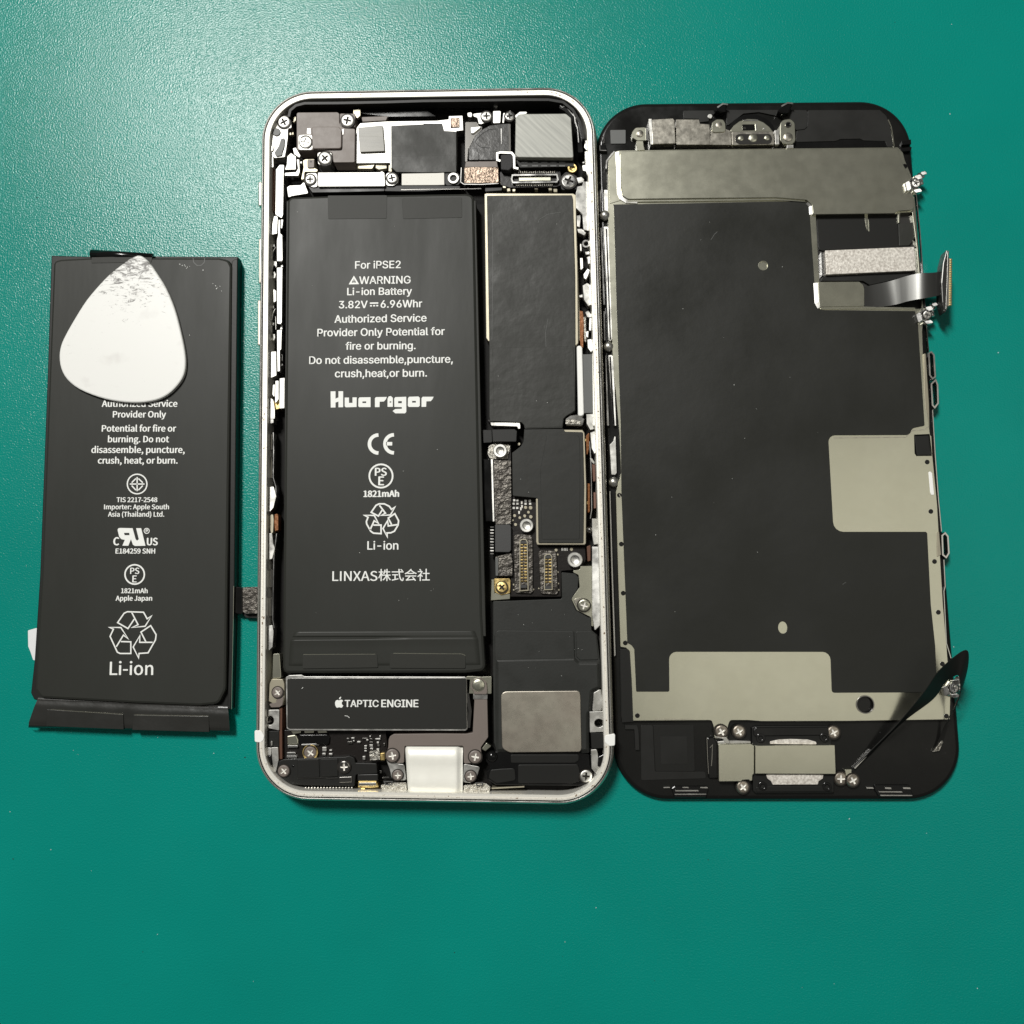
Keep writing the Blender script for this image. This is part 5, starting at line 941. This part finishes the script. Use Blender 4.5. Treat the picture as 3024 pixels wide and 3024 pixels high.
# ---- home button bracket
hb = grp('home_button', dsp)
plate('button_frame', hb, 'black', U((600, 240), (640, 225), (1380, 222), (1420, 250), (1425, 420), (1455, 430), (1450, 905), (1440, 918), (640, 922), (612, 900), (608, 740)), 2.5, 1.0, r=0.3, b=0.12)
plate('button_frame', hb, 'black_gloss', U((640, 240), (1380, 235), (1400, 270), (1400, 320), (620, 330), (615, 270)), 2.75, 2.3, r=0.2, b=0.1)
plate('button_frame', hb, 'black', U((640, 860), (800, 850), (1300, 850), (1430, 860), (1430, 905), (645, 910)), 2.7, 2.3, r=0.2, b=0.1)
for c in (U((690, 350)), U((1352, 345)), U((712, 850)), U((1380, 855))): ring('button_post', hb, 'black_gloss', c[0], 0.85, 0.4, 2.8, 2.3)
plate('button_disc', hb, 'sparkle', U((785, 412), (790, 385), (880, 366), (1000, 360), (1180, 366), (1262, 388), (1275, 416)), 2.9, 2.3, r=0.2, b=0.06)
plate('button_disc', hb, 'sparkle', U((745, 728), (1342, 728), (1335, 770), (1290, 800), (1285, 832), (815, 834), (800, 800), (760, 770)), 2.9, 2.3, r=0.2, b=0.06)
plate('bracket_plate', hb, 'nickel', U((632, 428), (1440, 422), (1460, 424), (1470, 720), (1455, 724), (632, 720)), 3.5, 1.8, r=0.1, b=0.08)
plate('bracket_plate', hb, 'nickel', U((250, 415), (590, 408), (624, 428), (622, 720), (606, 735), (604, 792), (575, 796), (570, 782), (500, 786), (490, 800), (255, 802)), 3.3, 1.6, r=0.15, b=0.1)
plate('folded_edge', hb, 'steel', U((240, 388), (330, 375), (585, 380), (590, 405), (250, 412)), 3.0, 1.6, r=0.1)
plate('bracket_foot', hb, 'steel', U((218, 330), (290, 345), (335, 340), (375, 395), (350, 410), (320, 400), (300, 360), (222, 345)), 3.2, 2.2, r=0.2)
plate('clear_tape', hb, 'black_gloss', U((132, 345), (210, 338), (245, 420), (250, 770), (150, 772)), 2.2, 1.4, r=0.3, b=0.2)
stroke('clear_tape', hb, 'chrome_dark', U((132, 345), (140, 560), (150, 720)), 0.12, 2.3, 1.6); stroke('clear_tape', hb, 'chrome_dark', U((165, 450), (190, 420), (185, 560), (178, 640)), 0.14, 2.32, 2.0)
for c, z in ((U((282, 282)), 3.0), (U((465, 282)), 2.5), (U((1445, 290)), 2.5), (U((505, 857)), 2.4), (U((1520, 770)), 2.3), (U((1645, 787)), 2.5)): screw(hb, c, px(64, 3.5127), z, 'nickel_screw')
plate('cable_clamp', hb, 'nickel', U((1562, 675), (1635, 672), (1630, 745), (1575, 745)), 2.5, 1.6, r=0.1)
plate('code_label', dsp, 'black', I((665, 848), (1084, 846), (1096, 1318), (1085, 1328), (700, 1328), (686, 1310)), 1.75, 1.4, r=0.2, b=0.03)
plate('code_patch', dsp, 'panel_dark', I((735, 968), (1012, 968), (1022, 1250), (745, 1252)), 1.79, 1.6, r=0.03, b=0.02)
plate('bezel_tape', dsp, 'panel_dark', I((535, 850), (660, 850), (682, 1330), (1200, 1332), (1215, 1400), (540, 1420)), 1.68, 1.4, r=0.3, b=0.03)
stroke('bezel_rib', dsp, 'panel_dark', I((372, 868), (480, 870), (490, 900), (500, 1105)), 0.75, 2.2, 1.4)
for z_, q in ((I, [(770, 1490), (840, 1488), (838, 1500), (772, 1502)]), (I, [(965, 1488), (1025, 1488), (1040, 1502), (970, 1500)]), (I, [(1150, 1488), (1225, 1488), (1235, 1505), (1155, 1502)]), (I, [(895, 1522), (1130, 1520), (1140, 1536), (890, 1536)]), (I, [(885, 1560), (1212, 1558), (1215, 1570), (888, 1572)]),
              (J, [(915, 1262), (975, 1262), (985, 1276), (920, 1276)]), (J, [(1080, 1262), (1135, 1264), (1138, 1280), (1080, 1278)]), (J, [(1238, 1262), (1300, 1264), (1310, 1280), (1240, 1278)]), (J, [(1025, 1298), (1225, 1298), (1240, 1310), (1030, 1308)]), (J, [(1038, 1328), (1320, 1330), (1322, 1340), (1042, 1340)])):
    plate('edge_clip', dsp, 'chrome', z_(*q), 2.1, 1.4, r=0.05, b=0.03)
plate('edge_clip', dsp, 'black_gloss', I((850, 1505), (885, 1480), (1230, 1478), (1238, 1520), (1215, 1600), (885, 1600)), 2.0, 1.0, r=0.2, b=0.15)
plate('edge_clip', dsp, 'black_gloss', J((985, 1240), (1290, 1240), (1330, 1330), (1310, 1352), (1030, 1350), (990, 1290)), 2.0, 1.0, r=0.2, b=0.15)
# home button cable: dark strip that loops up and over the corner
jp = lambda x, y: J((x, y))[0]
ribbon('button_cable', dsp, 'black', [(jp(808, 1098), 2.2, jp(822, 1106), 1.2), (jp(958, 938), 3.0, jp(978, 950), 1.9), (jp(1195, 700), 5.0, jp(1238, 690), 3.2), (jp(1420, 430), 8.0, jp(1500, 490), 5.0), (jp(1545, 250), 10.0, jp(1610, 340), 7.0), (jp(1680, 125), 11.5, jp(1700, 280), 9.0), (jp(1775, 62), 12.0, jp(1728, 290), 10.0),
       (jp(1812, 85), 11.5, jp(1738, 330), 9.6), (jp(1802, 230), 9.5, jp(1742, 430), 8.0), (jp(1745, 430), 6.5, jp(1705, 540), 6.0), (jp(1672, 580), 4.6, jp(1660, 620), 4.2), (jp(1628, 700), 3.2, jp(1600, 730), 3.0), (jp(1585, 860), 2.2, jp(1550, 850), 2.2), (jp(1560, 940), 1.9, jp(1500, 950), 1.9)], 0.14, 6)
stroke('cable_end', dsp, 'chrome', J((815, 1098), (965, 938)), 0.2, 2.4, 1.7); plate('cable_end', dsp, 'foil_silver', J((1500, 955), (1585, 840), (1592, 870), (1560, 942)), 2.3, 1.7, r=0.05, b=0.05)

# ================================================================== dust and lint
def specks(name, parent, m, pts, z):
    V_, F_ = [], []
    for (x, y), r_ in pts:
        p = at(x, y, z); st = len(V_); k = 6; a0 = random.uniform(0, 6.3); el = random.uniform(0.5, 1.0)
        for i in range(k):
            q = 2 * PI * i / k; rr = r_ * random.uniform(0.7, 1.2); dx, dy = rr * math.cos(q), rr * el * math.sin(q)
            V_.append((p.x + dx * math.cos(a0) - dy * math.sin(a0), p.y + dx * math.sin(a0) + dy * math.cos(a0), z + (0.05 if i % 2 else 0.01)))
        V_.append((p.x, p.y, z + r_ * 0.5))
        F_ += [(st + i, st + (i + 1) % k, st + k) for i in range(k)]
    o = build(name, V_, F_, m, parent); o['kind'] = 'stuff'; return o
pts = [((random.uniform(20, 3000), random.uniform(20, 3000)), random.uniform(0.05, 0.13)) for _ in range(70)]
d_ = specks('dust', None, 'paper', pts, 0.01); d_['label'] = 'tiny pale dust specks scattered over the teal mat'
d_ = specks('lint', None, 'recess', [((random.uniform(20, 3000), random.uniform(20, 3000)), random.uniform(0.05, 0.16)) for _ in range(26)] + [((110, 584), 0.2)], 0.01); d_['label'] = 'tiny dark lint specks scattered over the teal mat'
specks('dust', dsp, 'print', [((random.uniform(1860, 2450), random.uniform(640, 1850)), random.uniform(0.03, 0.08)) for _ in range(16)], 2.77)
specks('dust', bat, 'print', [((random.uniform(870, 1390), random.uniform(620, 1850)), random.uniform(0.03, 0.07)) for _ in range(18)], BZ + 0.01)
specks('dust', lb, 'print', [((random.uniform(1460, 1680), random.uniform(620, 1500)), random.uniform(0.03, 0.07)) for _ in range(12)], 4.94)
specks('dust', sp, 'print', [((random.uniform(1480, 1730), random.uniform(1800, 2040)), random.uniform(0.03, 0.06)) for _ in range(14)], 4.5)
# scuffs and lint that show on single parts
specks('scuff', old, 'print', [(p, random.uniform(0.06, 0.16)) for p in L((1300, 222), (1320, 232), (1345, 238), (1362, 246), (1380, 240), (1355, 255), (1338, 228), (1570, 380), (1592, 398), (1610, 410), (1628, 402), (1600, 420), (1640, 440), (1490, 270), (1380, 800))], OZ + 0.01)
strokes('scuff', old, 'sensor', [(L((1408, 172), (1412, 205), (1440, 232), (1475, 230), (1500, 205), (1502, 172)), False)], 0.10, OZ + 0.02, OZ)
strokes('lint', te, 'print', [(EE((975, 750), (1005, 754), (1026, 772)), False), (EE((530, 468), (538, 462), (544, 455)), False)], 0.08, 4.99, 4.9)
strokes('lint', dsp, 'sensor', [(K((282, 1580), (290, 1572), (302, 1566)), False), (G((1262, 1540), (1300, 1480), (1330, 1455)), False)], 0.08, 2.80, 2.7)
strokes('crease', lb, 'sensor', [(C((470, 1540), (475, 1495), (500, 1465), (540, 1430)), False), (C((460, 1560), (440, 1600), (390, 1650), (320, 1690)), False), (C((660, 300), (670, 270), (740, 230), (850, 210)), False), (C((740, 1080), (720, 1200), (725, 1330), (690, 1515)), False), (C((290, 230), (290, 700), (284, 1250)), False)], 0.06, 4.90, 4.8)
